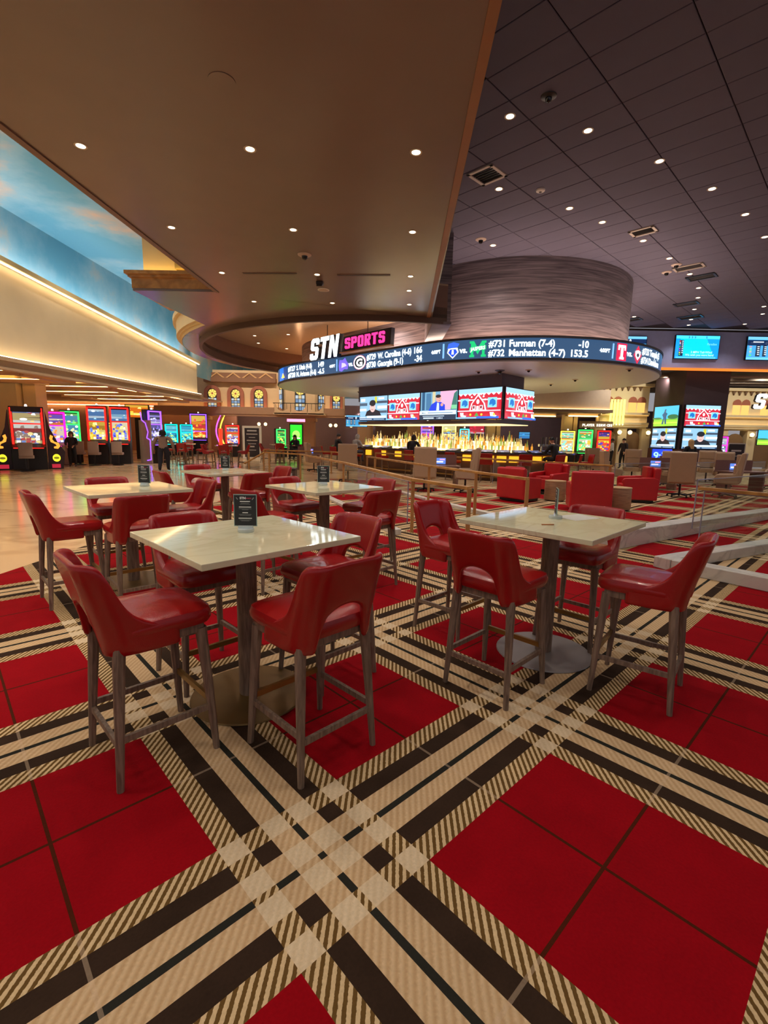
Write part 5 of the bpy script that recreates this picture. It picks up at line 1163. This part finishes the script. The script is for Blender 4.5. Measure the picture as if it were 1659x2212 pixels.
vlab = ('man in a dark cap shown on the leftmost bar video screen', 'red holiday promotion on the second bar video screen', 'man in a blue suit on the third bar video screen', 'red holiday promotion on the widest bar video screen at the corner')
for k, art in enumerate((capman(), promo(), suitman(), promo())):
    p = VC - VD * (2.13 * (4 - k)); screen('video_screen', vlab[k], (p.x, p.y, VZ), vrz, 2.12, 1.20, art, group=None)
screen('video_screen', 'red holiday promotion on the bar screen turned to the right', (VC.x + .10, VC.y + .06, VZ), R(46.7), 2.3, 1.20, promo())
E2 = Vector((.69, .73)); mb = MB(); a_ = VC + Vector((-.02, .20)); b_ = a_ - VD * 8.6; c_ = b_ + E2 * 2.0; d_ = a_ + E2 * 1.7
mb.prism([tuple(a_), tuple(d_), tuple(c_), tuple(b_)], 3.3, 4.05); struct(mb.build('wall_shroud', mat('shroud', (92, 82, 100), .6)), 'dark mauve box from which the bar video screens hang')
mb = MB(); a_ = VC + Vector((-.02, .12)); b_ = a_ - VD * 8.6; mb.prism([tuple(a_), tuple(a_ + E2 * 2.3), tuple(b_ + E2 * 2.2), tuple(b_)], 2.18, 2.32); mb.m(1).prism([tuple(a_ + E2 * .1), tuple(a_ + E2 * 2.2), tuple(b_ + E2 * 2.1), tuple(b_ + E2 * .1)], 2.15, 2.18)
struct(mb.build('trim_40', [mat('shroud_base', (110, 92, 84), .5), em((255, 214, 150), 1.2)]), 'lit lower frame under the bar video screens')
# screens on the column and TV wall
cm = Matrix.Translation((16.35, 26.9, 0)) @ Matrix.Rotation(colr, 4, 'Z')
def colpt(x, y, z): v = cm @ Vector((x, y, z)); return (v.x, v.y, v.z)
screen('column_screen', 'red holiday promotion on the upper right column screen', colpt(.02, -.12, 2.46), colr, 2.1, 1.18, promo())
screen('column_screen', 'man in a dark cap on the lower right column screen', colpt(.02, -.12, 1.22), colr, 2.1, 1.18, capman())
screen('column_screen', 'golfer on the upper left column screen', colpt(-.17, 2.2, 2.46), colr - PI / 2, 2.1, 1.18, golf())
screen('column_screen', 'man in a dark cap on the lower left column screen', colpt(-.17, 2.2, 1.22), colr - PI / 2, 2.1, 1.18, capman())
screen('wall_screen', 'bright blue odds screen in the middle of the mauve wall', (15.25, WY - .12, 5.98), 0, 2.36, 1.22, tote(), gain=1.3)
screen('wall_screen', 'blue odds screen half hidden behind the drum', (12.0, WY - .12, 6.1), 0, 1.75, 1.0, tote2(), gain=1.3)
screen('wall_screen', 'blue odds screen cut by the right edge of the view', (19.05, WY - .12, 5.98), 0, 2.36, 1.22, tote2(), gain=1.3)
# ------------------------------------------------------------------ slot machines
def slot(label, loc, rz, w, h, glow, cols, top=None, seed=1, body=black, frame=True, gain=1.15, split=.72, chair_=True, sides=None):
    t = thing('slot_machine', label, 'slot machine', loc, rz)
    d = .7
    m_ = MB(); m_.xprism([(-d / 2, 0), (d / 2, 0), (d / 2, h), (-.02, h), (-.10, h * .42), (-d / 2, h * .36)], -w / 2, w / 2); m_.build('cabinet', body, t, bevel=.01)
    m_ = MB(); m_.box((0, -d / 2 - .06, h * .345), (w * .92, .22, .05)); m_.build('button_deck', dark, t)
    z0, z1 = h * .40, h * split
    sc = MB(); mosaic(cols, 6, 9, seed).build('main_screen', t, w * .78, z1 - z0, (-w * .39, -.12, z0), 0, gain=gain, step=.0012)
    (top or mosaic(cols, 5, 3, seed + 9)).build('top_screen', t, w * .78, h * .94 - z1 - .08, (-w * .39, -.12, z1 + .06), 0, gain=gain, step=.0012)
    m_ = MB(); e = em(glow, 2.2)
    if frame:
        for s_ in (-1, 1): m_.bar((s_ * w * .44, -.14, z0 - .05), (s_ * w * .44, -.12, h * .96), .07, .06)
        m_.box((0, -.13, h * .965), (w * .94, .07, .06)); m_.box((0, -.13, z1 + .02), (w * .86, .06, .05)); m_.box((0, -d / 2 - .17, h * .345), (w * .86, .03, .03))
        m_.build('light_frame', e, t)
    m_ = MB(); m_.lathe([(0, 0), (.05, 0), (.05, .05), (.035, .09), (0, .10)], 8, (0, .1, h)); m_.build('candle_light', em((255, 240, 220), 1.2), t)
    return t
def slot_chair(loc, rz, label):
    t = thing('slot_chair', label, 'chair', loc, rz, 'tan slot machine chairs')
    m_ = MB(); m_.lathe([(0, 0), (.25, 0), (.25, .03), (.05, .05), (.05, .5), (0, .5)], 16); m_.build('pedestal', black, t)
    m_ = MB(); m_.rbox((0, .05, .55), (.5, .46, .11), n=16); m_.build('seat', slotgrey, t, smooth=True)
    m_ = MB(); m_.rbox((0, -.2, .86), (.46, .1, .52), n=16); m_.build('backrest', slotgrey, t, smooth=True)
RED, GRN, BLU, VIO, TEA, ORG = (255, 24, 16), (40, 230, 80), (40, 70, 255), (130, 70, 255), (0, 220, 200), (255, 150, 30)
gold_c = [(230, 190, 70), (250, 226, 130), (190, 140, 40), (60, 60, 180), (90, 110, 200), (250, 240, 200)]
# dragon machine with flared sides
t = slot('wide dragon slot machine with flared dark sides and red light frame', (-14.7, 19.9, 0), R(34), 1.15, 2.55, RED, [(120, 100, 90), (200, 180, 120), (230, 230, 220), (150, 60, 60), (90, 110, 160)], seed=4)
for s_ in (-1, 1):
    m_ = MB(); m_.vprism([(s_ * .60, 0), (s_ * 1.12, 0), (s_ * 1.22, .72), (s_ * .98, 1.1), (s_ * .74, 1.7), (s_ * .62, 2.4)][::s_], -.1, .3); m_.build('side_wing', mat('dragon_wing', (54, 34, 44), .4), t)
    a = Art(); q = [(.84, .86), (.98, .84), (1.06, .95), (1.02, 1.08), (.86, 1.14), (.80, 1.24), (.84, 1.36), (.74, 1.42), (.70, 1.28), (.74, 1.12), (.90, 1.04), (.94, .96), (.84, .93)]
    a.poly([(s_ * x, z) for x, z in q], (255, 150, 50), 1.2); a.oval(s_ * .90, .46, .14, .16, (236, 226, 40), 1.2); a.oval(s_ * .90, .46, .10, .05, (120, 110, 20), .8); a.rect(min(s_ * .72, s_ * 1.02), .04, max(s_ * .72, s_ * 1.02), .2, (170, 30, 50), .9)
    a.build('wing_print', t, 1, 1, (0, -.102, 0), step=.002)
m_ = MB(); m_.box((0, -.16, 2.42), (1.0, .1, .2)); m_.build('top_sign', mat('sign_brown', (40, 26, 26), .4), t)
slot('slot machine with magenta light edge beside the dragon machine', (-15.6, 22.8, 0), R(38), .95, 2.5, (255, 20, 170), [(120, 90, 200), (240, 130, 60), (230, 120, 190), (80, 110, 210), (250, 230, 200)], seed=11, body=slotgrey)
slot('slot machine with green light edge and white topper', (-16.0, 24.6, 0), R(40), .85, 2.62, GRN, [(240, 240, 230), (120, 210, 110), (250, 220, 150), (80, 160, 200)], seed=12)
slot('gold face slot machine left of the red twin machines', (-15.4, 26.6, 0), R(30), .8, 2.1, ORG, [(230, 200, 40), (190, 170, 30), (250, 140, 60), (160, 190, 60)], seed=13)
slot('left of the twin red framed slot machines with gold pictures', (-14.25, 24.0, 0), R(20), .88, 2.85, RED, gold_c, mosaic([(140, 190, 220), (200, 220, 236), (80, 130, 190)], 3, 2, 5), 14)
slot('right of the twin red framed slot machines with gold pictures', (-13.32, 24.35, 0), R(20), .88, 2.85, RED, gold_c, mosaic([(140, 190, 220), (200, 220, 236), (80, 130, 190)], 3, 2, 6), 15)
t = slot('slot bank end with grey side panel and violet zigzag neon', (-12.1, 25.3, 0), R(62), .8, 2.75, VIO, [(160, 150, 230), (100, 90, 180), (60, 60, 90), (220, 220, 250)], seed=16)
m_ = MB(); m_.box((-.46, .05, 1.1), (.06, .9, 2.2)); m_.build('side_panel', slotgrey, t)
m_ = MB(); zz = [(.30, 2.6), (.22, 2.2), (-.05, 2.05), (-.22, 1.6), (-.10, 1.3), (-.36, 1.2), (-.36, .2), (-.05, .15)]
for a_, b_ in zip(zz, zz[1:]): m_.bar((-.50, a_[0], a_[1]), (-.50, b_[0], b_[1]), .03, .04)
m_.build('neon_zigzag', em(VIO, 2.2), t)
t = thing('topper_sign', 'fiery orange topper sign above the violet slot bank', 'sign', (-14.6, 28.6, 0), R(14))
m_ = MB(); m_.box((0, .1, 1.2), (.3, .2, 2.4)); m_.build('mast', black, t); m_ = MB(); m_.box((0, .1, 2.78), (1.3, .2, .78)); m_.build('box', black, t); mosaic([(255, 120, 20), (255, 190, 60), (200, 40, 10), (255, 230, 120)], 6, 3, 31).build('picture', t, 1.2, .7, (-.6, -.01, 2.43), gain=1.2)
slot('red and white slot machine right of the violet neon', (-15.1, 31.2, 0), R(24), .78, 2.35, VIO, [(200, 60, 60), (240, 230, 230), (90, 80, 160), (230, 150, 90)], seed=17, body=slotgrey)
for k, (x, y, lb) in enumerate(((-16.1, 34.0, 'left'), (-15.2, 34.4, 'middle'), (-14.3, 34.8, 'right'))):
    slot(lb + ' one of three teal lit slot machines', (x, y, 0), R(22), .86, 2.2, TEA, [(90, 220, 220), (60, 170, 200), (160, 220, 120), (230, 200, 90), (40, 120, 160)], mosaic([(60, 190, 230), (120, 220, 240)], 2, 1, 40 + k), 18 + k)
# tall curved fire screen and neon ribbons
t = slot('tall curved slot machine with fiery screen and violet edge', (-14.1, 36.6, 0), R(18), 1.25, 3.05, VIO, [(255, 120, 30), (255, 190, 60), (220, 40, 40), (255, 230, 140)], mosaic([(255, 150, 40), (255, 210, 90), (230, 60, 60)], 5, 3, 51), 22, split=.55)
for nm, col, x0, lb in (('neon_ribbon', (200, 70, 230), -12.75, 'curved magenta neon ribbon beside the tall fire slot'), ('neon_ribbon', (255, 210, 60), -12.45, 'curved yellow neon ribbon beside the magenta one')):
    m_ = MB(); sg = -1 if 'magenta' in lb else 1; pts = [(.22 * sg * math.cos(PI * k / 12) * 1.2 * (-1), 0, .6 + 2.3 * k / 12) for k in range(13)]
    m_.tube([(-(p[0] * 0) + .3 * (1 if sg < 0 else .6) * (1 - math.sin(PI * k / 12)) * 1.2, 0, p[2] - (0 if sg < 0 else .3)) for k, p in enumerate(pts)], .05, 6)
    m_.m(1).box((.36, 0, .3), (.3, .3, .6)); tag(m_.build(nm, [em(col, 2.0), black], loc=(x0, 36.5, 0)), lb, 'neon')
for k, (x, y, a, lb) in enumerate(((-14.15, 18.95, 214, 'tan slot chair in front of the dragon machine'), (-14.55, 22.9, 205, 'tan slot chair by the gold face machine'), (-13.75, 22.75, 200, 'tan slot chair in front of the left red twin machine'), (-12.9, 23.2, 200, 'tan slot chair in front of the right red twin machine'), (-14.3, 30.2, 204, 'tan slot chair in front of the red and white machine'), (-13.6, 33.6, 200, 'tan slot chair in front of the teal machines'))):
    slot_chair((x, y, 0), R(a + 180 - 180 + 180), lb)
slot('far slot machine with red frame in the arcade', (-10.6, 33.6, 0), R(8), .95, 2.2, RED, [(240, 240, 230), (120, 130, 220), (220, 150, 80), (90, 60, 140)], seed=25)
m_ = MB(); m_.tube([(0, 0, .5), (0, 0, 1.9)], .12, 8); m_.m(1).box((0, 0, .25), (.35, .35, .5)); tag(m_.build('light_column', [em((255, 40, 20), 2.0), black], loc=(-10.9, 32.0, 0)), 'glowing red upright light column in the far arcade', 'light')
slot('far slot machine outlined in green neon', (-7.5, 34.6, 0), R(30), .7, 2.0, GRN, [(60, 200, 90), (200, 230, 90), (40, 90, 60)], seed=26)
t = thing('notice_board', 'white framed dark notice board standing in the arcade', 'notice board', (-8.55, 31.0, 0), R(4))
m_ = MB(); m_.box((0, .04, 1.05), (1.2, .08, 2.1)); m_.build('frame', white, t)
a = Art(); a.rect(-.46, .12, .46, 1.96, (44, 38, 46)); z = 1.75
for w_, h_ in ((.6, .09), (.7, .06), (.4, .04), (.66, .06), (.5, .04), (.3, .08), (.5, .04)): a.rect(-w_ / 2, z, w_ / 2, z + h_, (190, 186, 186)); z -= .2
a.build('poster', t, 1, 1, (0, -.002, 0), emit=False, step=.002)
t = thing('digital_kiosk', 'tall bright green digital kiosk under a pink sign', 'kiosk', (-6.55, 35.5, 0), R(2))
m_ = MB(); m_.box((0, .1, 1.2), (1.0, .2, 2.4)); m_.build('housing', black, t); a = Art(); a.rect(-.42, .9, .42, 2.3, (40, 220, 40), 1.2); a.oval(0, 1.6, .28, .3, (150, 245, 90), 1.3); a.rect(-.3, 1.3, .3, 1.38, (230, 255, 200), 1.3); a.build('screen', t, 1, 1)
m_ = MB(); m_.box((0, .05, 2.62), (1.3, .12, .2)); m_.build('pink_sign', em((255, 140, 190), 1.6), t)
# slots behind the bar
slot('purple and blue slot machine glowing behind the bar', (2.55, 29.6, 0), R(-6), .8, 2.55, VIO, [(110, 60, 230), (40, 80, 240), (240, 60, 60), (200, 160, 250)], seed=61)
slot('gold domed slot machine behind the bar bottles', (3.9, 29.8, 0), R(-8), .9, 2.45, (250, 220, 110), [(220, 200, 90), (250, 240, 170), (120, 140, 200), (90, 160, 220)], seed=62)
slot('slot machine with yellow and blue oval light behind the bar', (4.95, 30.4, 0), R(-8), .6, 2.2, (60, 200, 250), [(250, 220, 60), (60, 200, 250), (250, 150, 60)], seed=63)
slot('slot machine with green neon curve near the player desk', (12.6, 30.6, 0), R(-18), .9, 2.3, GRN, [(250, 170, 60), (90, 220, 120), (240, 240, 200)], seed=64)
slot('slot machine with yellow neon beside the green curve', (11.6, 30.9, 0), R(-18), .9, 2.2, (250, 210, 60), [(120, 240, 190), (240, 250, 230), (250, 150, 80)], seed=65)
slot('slot machine with red neon right of the green curve', (13.6, 30.2, 0), R(-20), .8, 2.25, RED, [(230, 60, 40), (250, 200, 60), (80, 60, 160)], seed=66)
slot('pink lit slot machine right of the screen column', (19.3, 27.9, 0), R(-28), .7, 2.0, (255, 40, 160), [(240, 240, 240), (200, 210, 230), (120, 140, 170)], seed=67)
# TVs and signs in the background
screen('wall_tv', 'blue sports television above the far left end of the bar', (-2.75, 33.4, 2.2), R(4), 1.5, .8, tote2())
screen('wall_tv', 'red and white television behind the bar columns', (5.35, 31.2, 1.85), R(-6), 1.0, .62, mosaic([(230, 40, 70), (240, 200, 210), (200, 20, 60)], 3, 4, 71))
screen('wall_tv', 'small blue television behind the beer taps', (8.4, 30.6, 1.6), R(-10), .7, .45, mosaic([(60, 150, 230), (90, 190, 250)], 2, 2, 72))
screen('wall_tv', 'blue television at the right edge by the arcade doors', (21.6, 28.2, 1.5), R(-20), 1.6, .9, golf())
t = thing('clock_sign', 'blue glowing digital clock sign left of the screen column', 'clock', (13.5, 24.4, 0), R(-12))
m_ = MB(); m_.box((.45, .06, .95), (.95, .1, .62)); m_.box((.45, .06, .32), (.3, .1, .64)); m_.build('housing', black, t)
a = Art(); a.rect(0, .66, .9, 1.24, (30, 60, 255), 1.3); a.text('9:37', .06, .74, .5, (130, 180, 255), 1.6, .03); a.build('display', t, 1, 1)
t = thing('lit_sign', 'small white player services sign under the marquee lights', 'sign', (12.1, 30.2, 2.36), R(-4))
m_ = MB(); m_.box((.95, .08, .2), (2.0, .1, .42)); m_.build('board', mat('sign_board', (150, 126, 86), .6), t); 
for q, ch in enumerate('PLAYER SERVICES'):
    if ch != ' ': a = Art(); a.text(ch, .10 + q * .122, .1, .2, (255, 250, 230), 1.6, .03); a.build('letter', t, 1, 1)
t = thing('marquee_lights', 'vertical rows of yellow marquee bulbs over the player desk', 'lights', (14.1, 30.62, 2.68), R(-4))
for k in range(5):
    m_ = MB(); m_.box((k * .19, 0, .72), (.12, .06, 1.5)); m_.build('bulb_bar', em((240, 240, 120), 1.3), t)
    m_ = MB(); m_.lathe([(0, 0), (.05, .02), (.06, .06), (0, .1)], 8, (k * .19, -.03, -.12)); m_.build('bulb', em((240, 240, 160), 1.6), t)
stn_sign('second white STN sign at the right edge over the arcade', (21.0, 28.2, 3.55), R(-10), 1.0, False)
m_ = MB()
a = thing('poster_board', 'dark poster board standing by the right arcade doors', 'poster', (21.0, 28.9, 0), R(-20)); m_.box((0, .03, .9), (.9, .06, 1.4)); m_.box((0, .03, .1), (.5, .3, .2)); m_.build('panel', white, a); b = Art(); b.rect(-.4, .26, .4, 1.54, (50, 42, 50)); b.rect(-.25, 1.1, .25, 1.2, (200, 196, 196)); b.rect(-.3, .8, .3, .86, (160, 156, 156)); b.build('poster', a, 1, 1, (0, -.001, 0), emit=False, step=.002)
# ------------------------------------------------------------------ far dining tables beyond the marble
for k, (x, y, lb) in enumerate(((-7.6, 23.0, 'far white table beyond the marble, left one'), (-10.2, 24.6, 'far white table at the left, near the walking person'), (-6.0, 27.4, 'far white table before the notice board, right one'))):
    T1.put((x, y, 0), R(20), lb)
    for q, (dx, dy, f) in enumerate(((-.75, -.2, 10), (.2, -.8, 100), (.75, .2, 190), (-.2, .8, 280))):
        chair(x + dx, y + dy, f + 4 * q - 6, ('left', 'near', 'right', 'back')[q] + ' red chair at the ' + ('far left table', 'table near the walking person', 'table before the notice board')[k])
# ------------------------------------------------------------------ ceiling fixtures and their light, plus added wall fill spots
WARM = (1.0, .89, .78)
def make_down():
    t = thing('downlight', '', 'downlight', group='recessed downlights')
    m_ = MB(); m_.lathe([(.055, -.004), (.075, -.006), (.078, 0.0), (.055, .0)], 18, cap=False); m_.build('trim_ring', mat('dl_trim', (196, 176, 150), .4), t)
    m_ = MB(); m_.lathe([(0, -.0035), (.054, -.0035), (.054, -.001), (0, -.001)], 16); m_.build('lens', em((255, 232, 190), 6.0), t)
    return t
DL = Placer(make_down())
def down(x, y, z, label, energy=0, scale=None, spot=2.3):
    o = DL.put((x, y, z), 0, label, scale)
    if energy: lamp('SPOT', (x, y, z - .03), energy, WARM, size=.055, spot=spot, blend=.8, name='downlight_lamp')
rows = ((6.5, 'first'), (8.83, 'second'), (11.13, 'third'), (13.4, 'fourth'))
for y, rn in rows:
    for x, cn in ((-3.81, 'left'), (-1.73, 'middle'), (.31, 'right')):
        down(x + .037 * (y - 6.5), y, SZ, rn + ' row of soffit downlights from the viewer, ' + cn + ' one', 54)
down(.5, 12.18, SZ, 'single extra downlight near the right soffit edge', 60)
for y in (4.2, 1.9, -.6):
    for x in (-3.9, -1.8, .25):
        lamp('SPOT', (x, y, SZ - .03), 52, WARM, size=.055, spot=2.3, blend=.8, name='downlight_lamp')
tl = [(2.18, 9.85), (3.77, 10.22), (5.69, 11.19), (7.53, 12.27), (9.23, 13.51), (10.8, 14.87), (2.59, 12.46), (4.61, 13.36), (5.79, 14.12), (7.53, 15.29), (9.09, 16.64), (3.2, 15.85), (10.66, 18.08), (11.96, 19.61), (12.76, 20.88), (13.73, 22.64), (14.73, 24.46), (15.33, 25.6), (16.33, 21.98), (17.23, 23.2), (17.87, 25.18), (10.89, 22.84), (11.8, 24.14)]
for k, (x, y) in enumerate(tl):
    down(x, y, TZ, 'downlight in the dark tile ceiling, number %s counting from the nearest' % ('one two three four five six seven eight nine ten eleven twelve thirteen fourteen fifteen sixteen seventeen eighteen nineteen twenty twenty-one twenty-two twenty-three'.split()[k]), 95, 1.35, 1.9)
for x, y in ((3, 6.5), (6, 6.5), (9, 8.5), (3, 3), (6.5, 3), (10, 5), (13, 10), (14, 14), (14, 18), (17, 16)):
    lamp('SPOT', (x, y, TZ - .03), 95, WARM, size=.07, spot=2.0, blend=.8, name='downlight_lamp')
for k, (x, y) in enumerate(((-6.3, 24.4), (-6.0, 22.6), (-5.2, 25.8), (-4.4, 22.2), (-3.6, 26.4))):
    down(x, y, 6.0, ('first', 'second', 'third', 'fourth', 'fifth')[k] + ' small downlight inside the round recess', 0, 1.2)
for x, y in ((-4, 20), (-3, 25), (0, 19)): lamp('SPOT', (x, y, 5.95), 130, WARM, size=.14, spot=2.4, blend=.8, name='downlight_lamp')
for x in (-6.6, -8.6, -10.6):
    for y in (2, 7, 11, 15, 19, 23, 27, 31):
        if x > -7 and 10 < y < 18: continue
        lamp('SPOT', (x, y, 9.1), 210, (1, .83, .64), size=.08, spot=1.9, blend=.8, name='walkway_lamp')
for s in (-12, -8, -4, 0, 4): p = ring_pt(s, 3.6); lamp('SPOT', (p[0], p[1], 3.98), 100, WARM, size=.12, spot=2.2, blend=.8, name='ring_lamp')
def fill_spot(src, tgt, e, col=(1, .86, .70), spot=1.5):  # added spots that brighten facades and back walls, without any fixture
    d = Vector(tgt) - Vector(src); o = lamp('SPOT', src, e, col, size=.05, spot=spot, blend=.9, name='added_wall_fill'); o.rotation_euler = d.to_track_quat('-Z', 'Y').to_euler(); return o
for x in (-13, -10.5, -8, -5.5, -3): fill_spot((x, 33.5, 8.6), (x, 38, 4.2), 330)
for x in (-12, -9, -5, -2, 1): fill_spot((x, 39.5, 3.3), (x, 42.8, 1.2), 60, spot=2.4)
for x in (14, 16): fill_spot((x, 28.2, 5.2), (x, 31, 2.8), 120, (1, .9, .74), 2.2)
for x in (19.5, 22, 24.5): fill_spot((x, 28.2, 5.2), (x, 31.5, 2.8), 120, (1, .9, .74), 2.2)
for x in (3, 7, 11): fill_spot((x, 36, 3.8), (x, 39.8, 1.5), 70, spot=2.4)
# vents
def vent(name, label, loc, rz, w, h, slats=6, m=white):
    t = thing(name, label, 'vent', loc, rz)
    m_ = MB(); b = .07
    for dx, dy, sx, sy in ((0, h / 2 - b / 2, w, b), (0, -h / 2 + b / 2, w, b), (w / 2 - b / 2, 0, b, h), (-w / 2 + b / 2, 0, b, h)): m_.box((dx, dy, -.01), (sx, sy, .03))
    m_.build('frame', m, t)
    m_ = MB(); m_.box((0, 0, .004), (w - 2 * b, h - 2 * b, .006)); m_.build('backing', black, t)
    for k in range(slats):
        m_ = MB(); m_.box((0, -h / 2 + b + (k + .5) * (h - 2 * b) / slats, -.004), (w - 2 * b, .02, .012), rx=.5); m_.build('slat', dark, t)
    return t
vg = mat('vent_frame', (186, 172, 160), .5)
vent('ceiling_vent', 'square white framed vent nearest in the dark ceiling', (2.18, 11.85, TZ), R(-45), .66, .66, 6, vg)
vent('ceiling_vent', 'rectangular vent in the dark ceiling, middle distance', (7.18, 14.64, TZ), R(-45), .66, .50, 6, vg)
vent('ceiling_vent', 'rectangular vent beside the smoke detectors on the dark ceiling', (10.2, 17.4, TZ), R(-45), .9, .55, 6, vg)
vent('ceiling_vent', 'dark vent beyond the framed one on the dark ceiling', (11.25, 18.35, TZ), R(-45), .9, .6, 6, black)
vent('ceiling_vent', 'dark vent farther off over the right lounge', (12.85, 21.8, TZ), R(-45), .9, .6, 6, black)
vent('ceiling_vent', 'farthest dark vent before the mauve wall', (14.4, 24.0, TZ), R(-45), 1.0, .7, 6, black)
vent('ceiling_vent', 'dark vent beside the right edge of the drum', (12.0, 24.7, TZ), R(-45), .8, .6, 5, black)
for k, (x0, x1) in enumerate(((-3.18, -1.99), (-1.12, .04))):
    t = thing('linear_diffuser', ('left' if not k else 'right') + ' dark slot diffuser line in the brown soffit', 'diffuser', ((x0 + x1) / 2, 11.1, SZ), R(-3))
    m_ = MB(); m_.box((0, 0, 0), (x1 - x0, .05, .012)); m_.build('slot_gap', black, t); m_ = MB(); m_.box((0, .035, -.002), (x1 - x0, .012, .014)); m_.box((0, -.035, -.002), (x1 - x0, .012, .014)); m_.build('slot_frame', mat('edge_brown', (122, 92, 76)), t)
def dome(name, label, loc, k=1.0, col=None):
    t = thing(name, label, 'camera', loc); m_ = MB(); m_.lathe([(0, -.03 * k), (.09 * k, -.03 * k), (.13 * k, -.012 * k), (.135 * k, 0), (0, 0)], 20); m_.build('mount', col or mat('dome_white', (190, 170, 156), .5), t, smooth=True)
    m_ = MB(); m_.lathe([(0, -.10 * k), (.035 * k, -.09 * k), (.055 * k, -.06 * k), (.06 * k, -.03 * k), (0, -.03 * k)], 14); m_.build('lens_dome', mat('dome_black', (20, 18, 20), .1), t, smooth=True)
dome('dome_camera', 'white dome camera in the middle of the brown soffit', (-1.64, 9.97, SZ), 1.0)
dome('dome_camera', 'black dome camera on the dark tile ceiling close to the viewer', (2.71, 9.31, TZ), 1.0, black)
dome('dome_camera', 'dome camera on the tile ceiling just above the drum', (2.74, 15.42, TZ), 1.2)
dome('dome_camera', 'left one of two dome cameras beside a framed vent', (9.76, 17.94, TZ), 1.2)
dome('dome_camera', 'right one of two dome cameras beside a framed vent', (9.66, 17.2, TZ), 1.2)
for k, (x, y) in enumerate(((-1.5, 27.2), (.6, 25.0), (3.33, 17.93), (4.02, 17.59), (4.97, 17.34), (7.2, 21.6), (8.16, 16.67), (7.57, 19.82))):
    dome('dome_camera', names[k] + ' small dome camera under the ring counting from the left', (x, y, 4.02), .9 if k != 3 else 1.3, black if k in (0, 1, 3) else None)
t = thing('ceiling_speaker', 'round white ceiling speaker on the soffit near the slot diffusers', 'speaker', (-1.56, 12.24, SZ)); m_ = MB(); m_.lathe([(0, -.02), (.10, -.018), (.125, -.006), (.13, 0), (0, 0)], 24); m_.build('grille', mat('dome_white', (190, 170, 156)), t, smooth=True); m_ = MB(); m_.lathe([(.128, -.012), (.145, -.01), (.145, 0), (.128, 0)], 24); m_.build('ring', white, t)
t = thing('projector_light', 'small dark angled fixture on the soffit by the speaker', 'light fixture', (-1.57, 11.62, SZ)); m_ = MB(); m_.box((0, 0, -.04), (.16, .14, .08)); m_.build('housing', dark, t, bevel=.02); m_ = MB(); m_.box((0, -.06, -.09), (.12, .1, .03), rx=.5); m_.build('lens_hood', black, t)
t = thing('smoke_detector', 'white smoke detector with blue tint on the tile ceiling', 'detector', (3.58, 12.47, TZ)); m_ = MB(); m_.lathe([(0, -.05), (.06, -.05), (.10, -.03), (.11, 0), (0, 0)], 20); m_.build('housing', white, t, smooth=True); m_ = MB(); m_.lathe([(0, -.06), (.03, -.058), (.035, -.05), (0, -.05)], 12); m_.build('sensor', dark, t)
t = thing('round_access_panel', 'faint round access panel in the near brown soffit', 'access panel', (-1.69, 5.36, SZ)); m_ = MB(); m_.lathe([(0, -.004), (.12, -.004), (.122, 0), (0, 0)], 28); m_.build('panel', soff, t); m_ = MB(); m_.lathe([(.122, -.006), (.132, -.006), (.132, 0), (.122, 0)], 28); m_.build('rim', soff, t)
# wall sconces on the arcades
def sconce(label, loc):
    t = thing('wall_sconce', label, 'sconce', loc, 0, 'globe wall sconces'); m_ = MB(); m_.lathe([(0, 0), (.09, .03), (.13, .12), (.12, .2), (.05, .26), (0, .27)], 12); m_.build('globe', em((255, 224, 150), 2.2), t, smooth=True); m_ = MB(); m_.box((0, .1, -.04), (.04, .2, .05)); m_.build('bracket', brass, t)
for k, (x, y) in enumerate(((13.75, 30.5), (14.7, 30.5), (15.35, 30.5), (16.5, 30.5), (19.4, 31.0), (21.4, 31.0), (23.4, 31.0))): sconce('glowing sconce on the pale arcade, %s from the left' % names[k], (x, y, 2.0))
for k, (x, y) in enumerate(((-9.7, 37.2), (-9.2, 37.2), (-4.2, 37.0), (-3.8, 37.0), (-2.6, 36.6))): sconce('yellow globe lamp in the left arcade, %s from the left' % names[k], (x, y, 2.2))
chair(-4.75, 25.62, 160 + 90, 'red chair under the person in black at a far table')
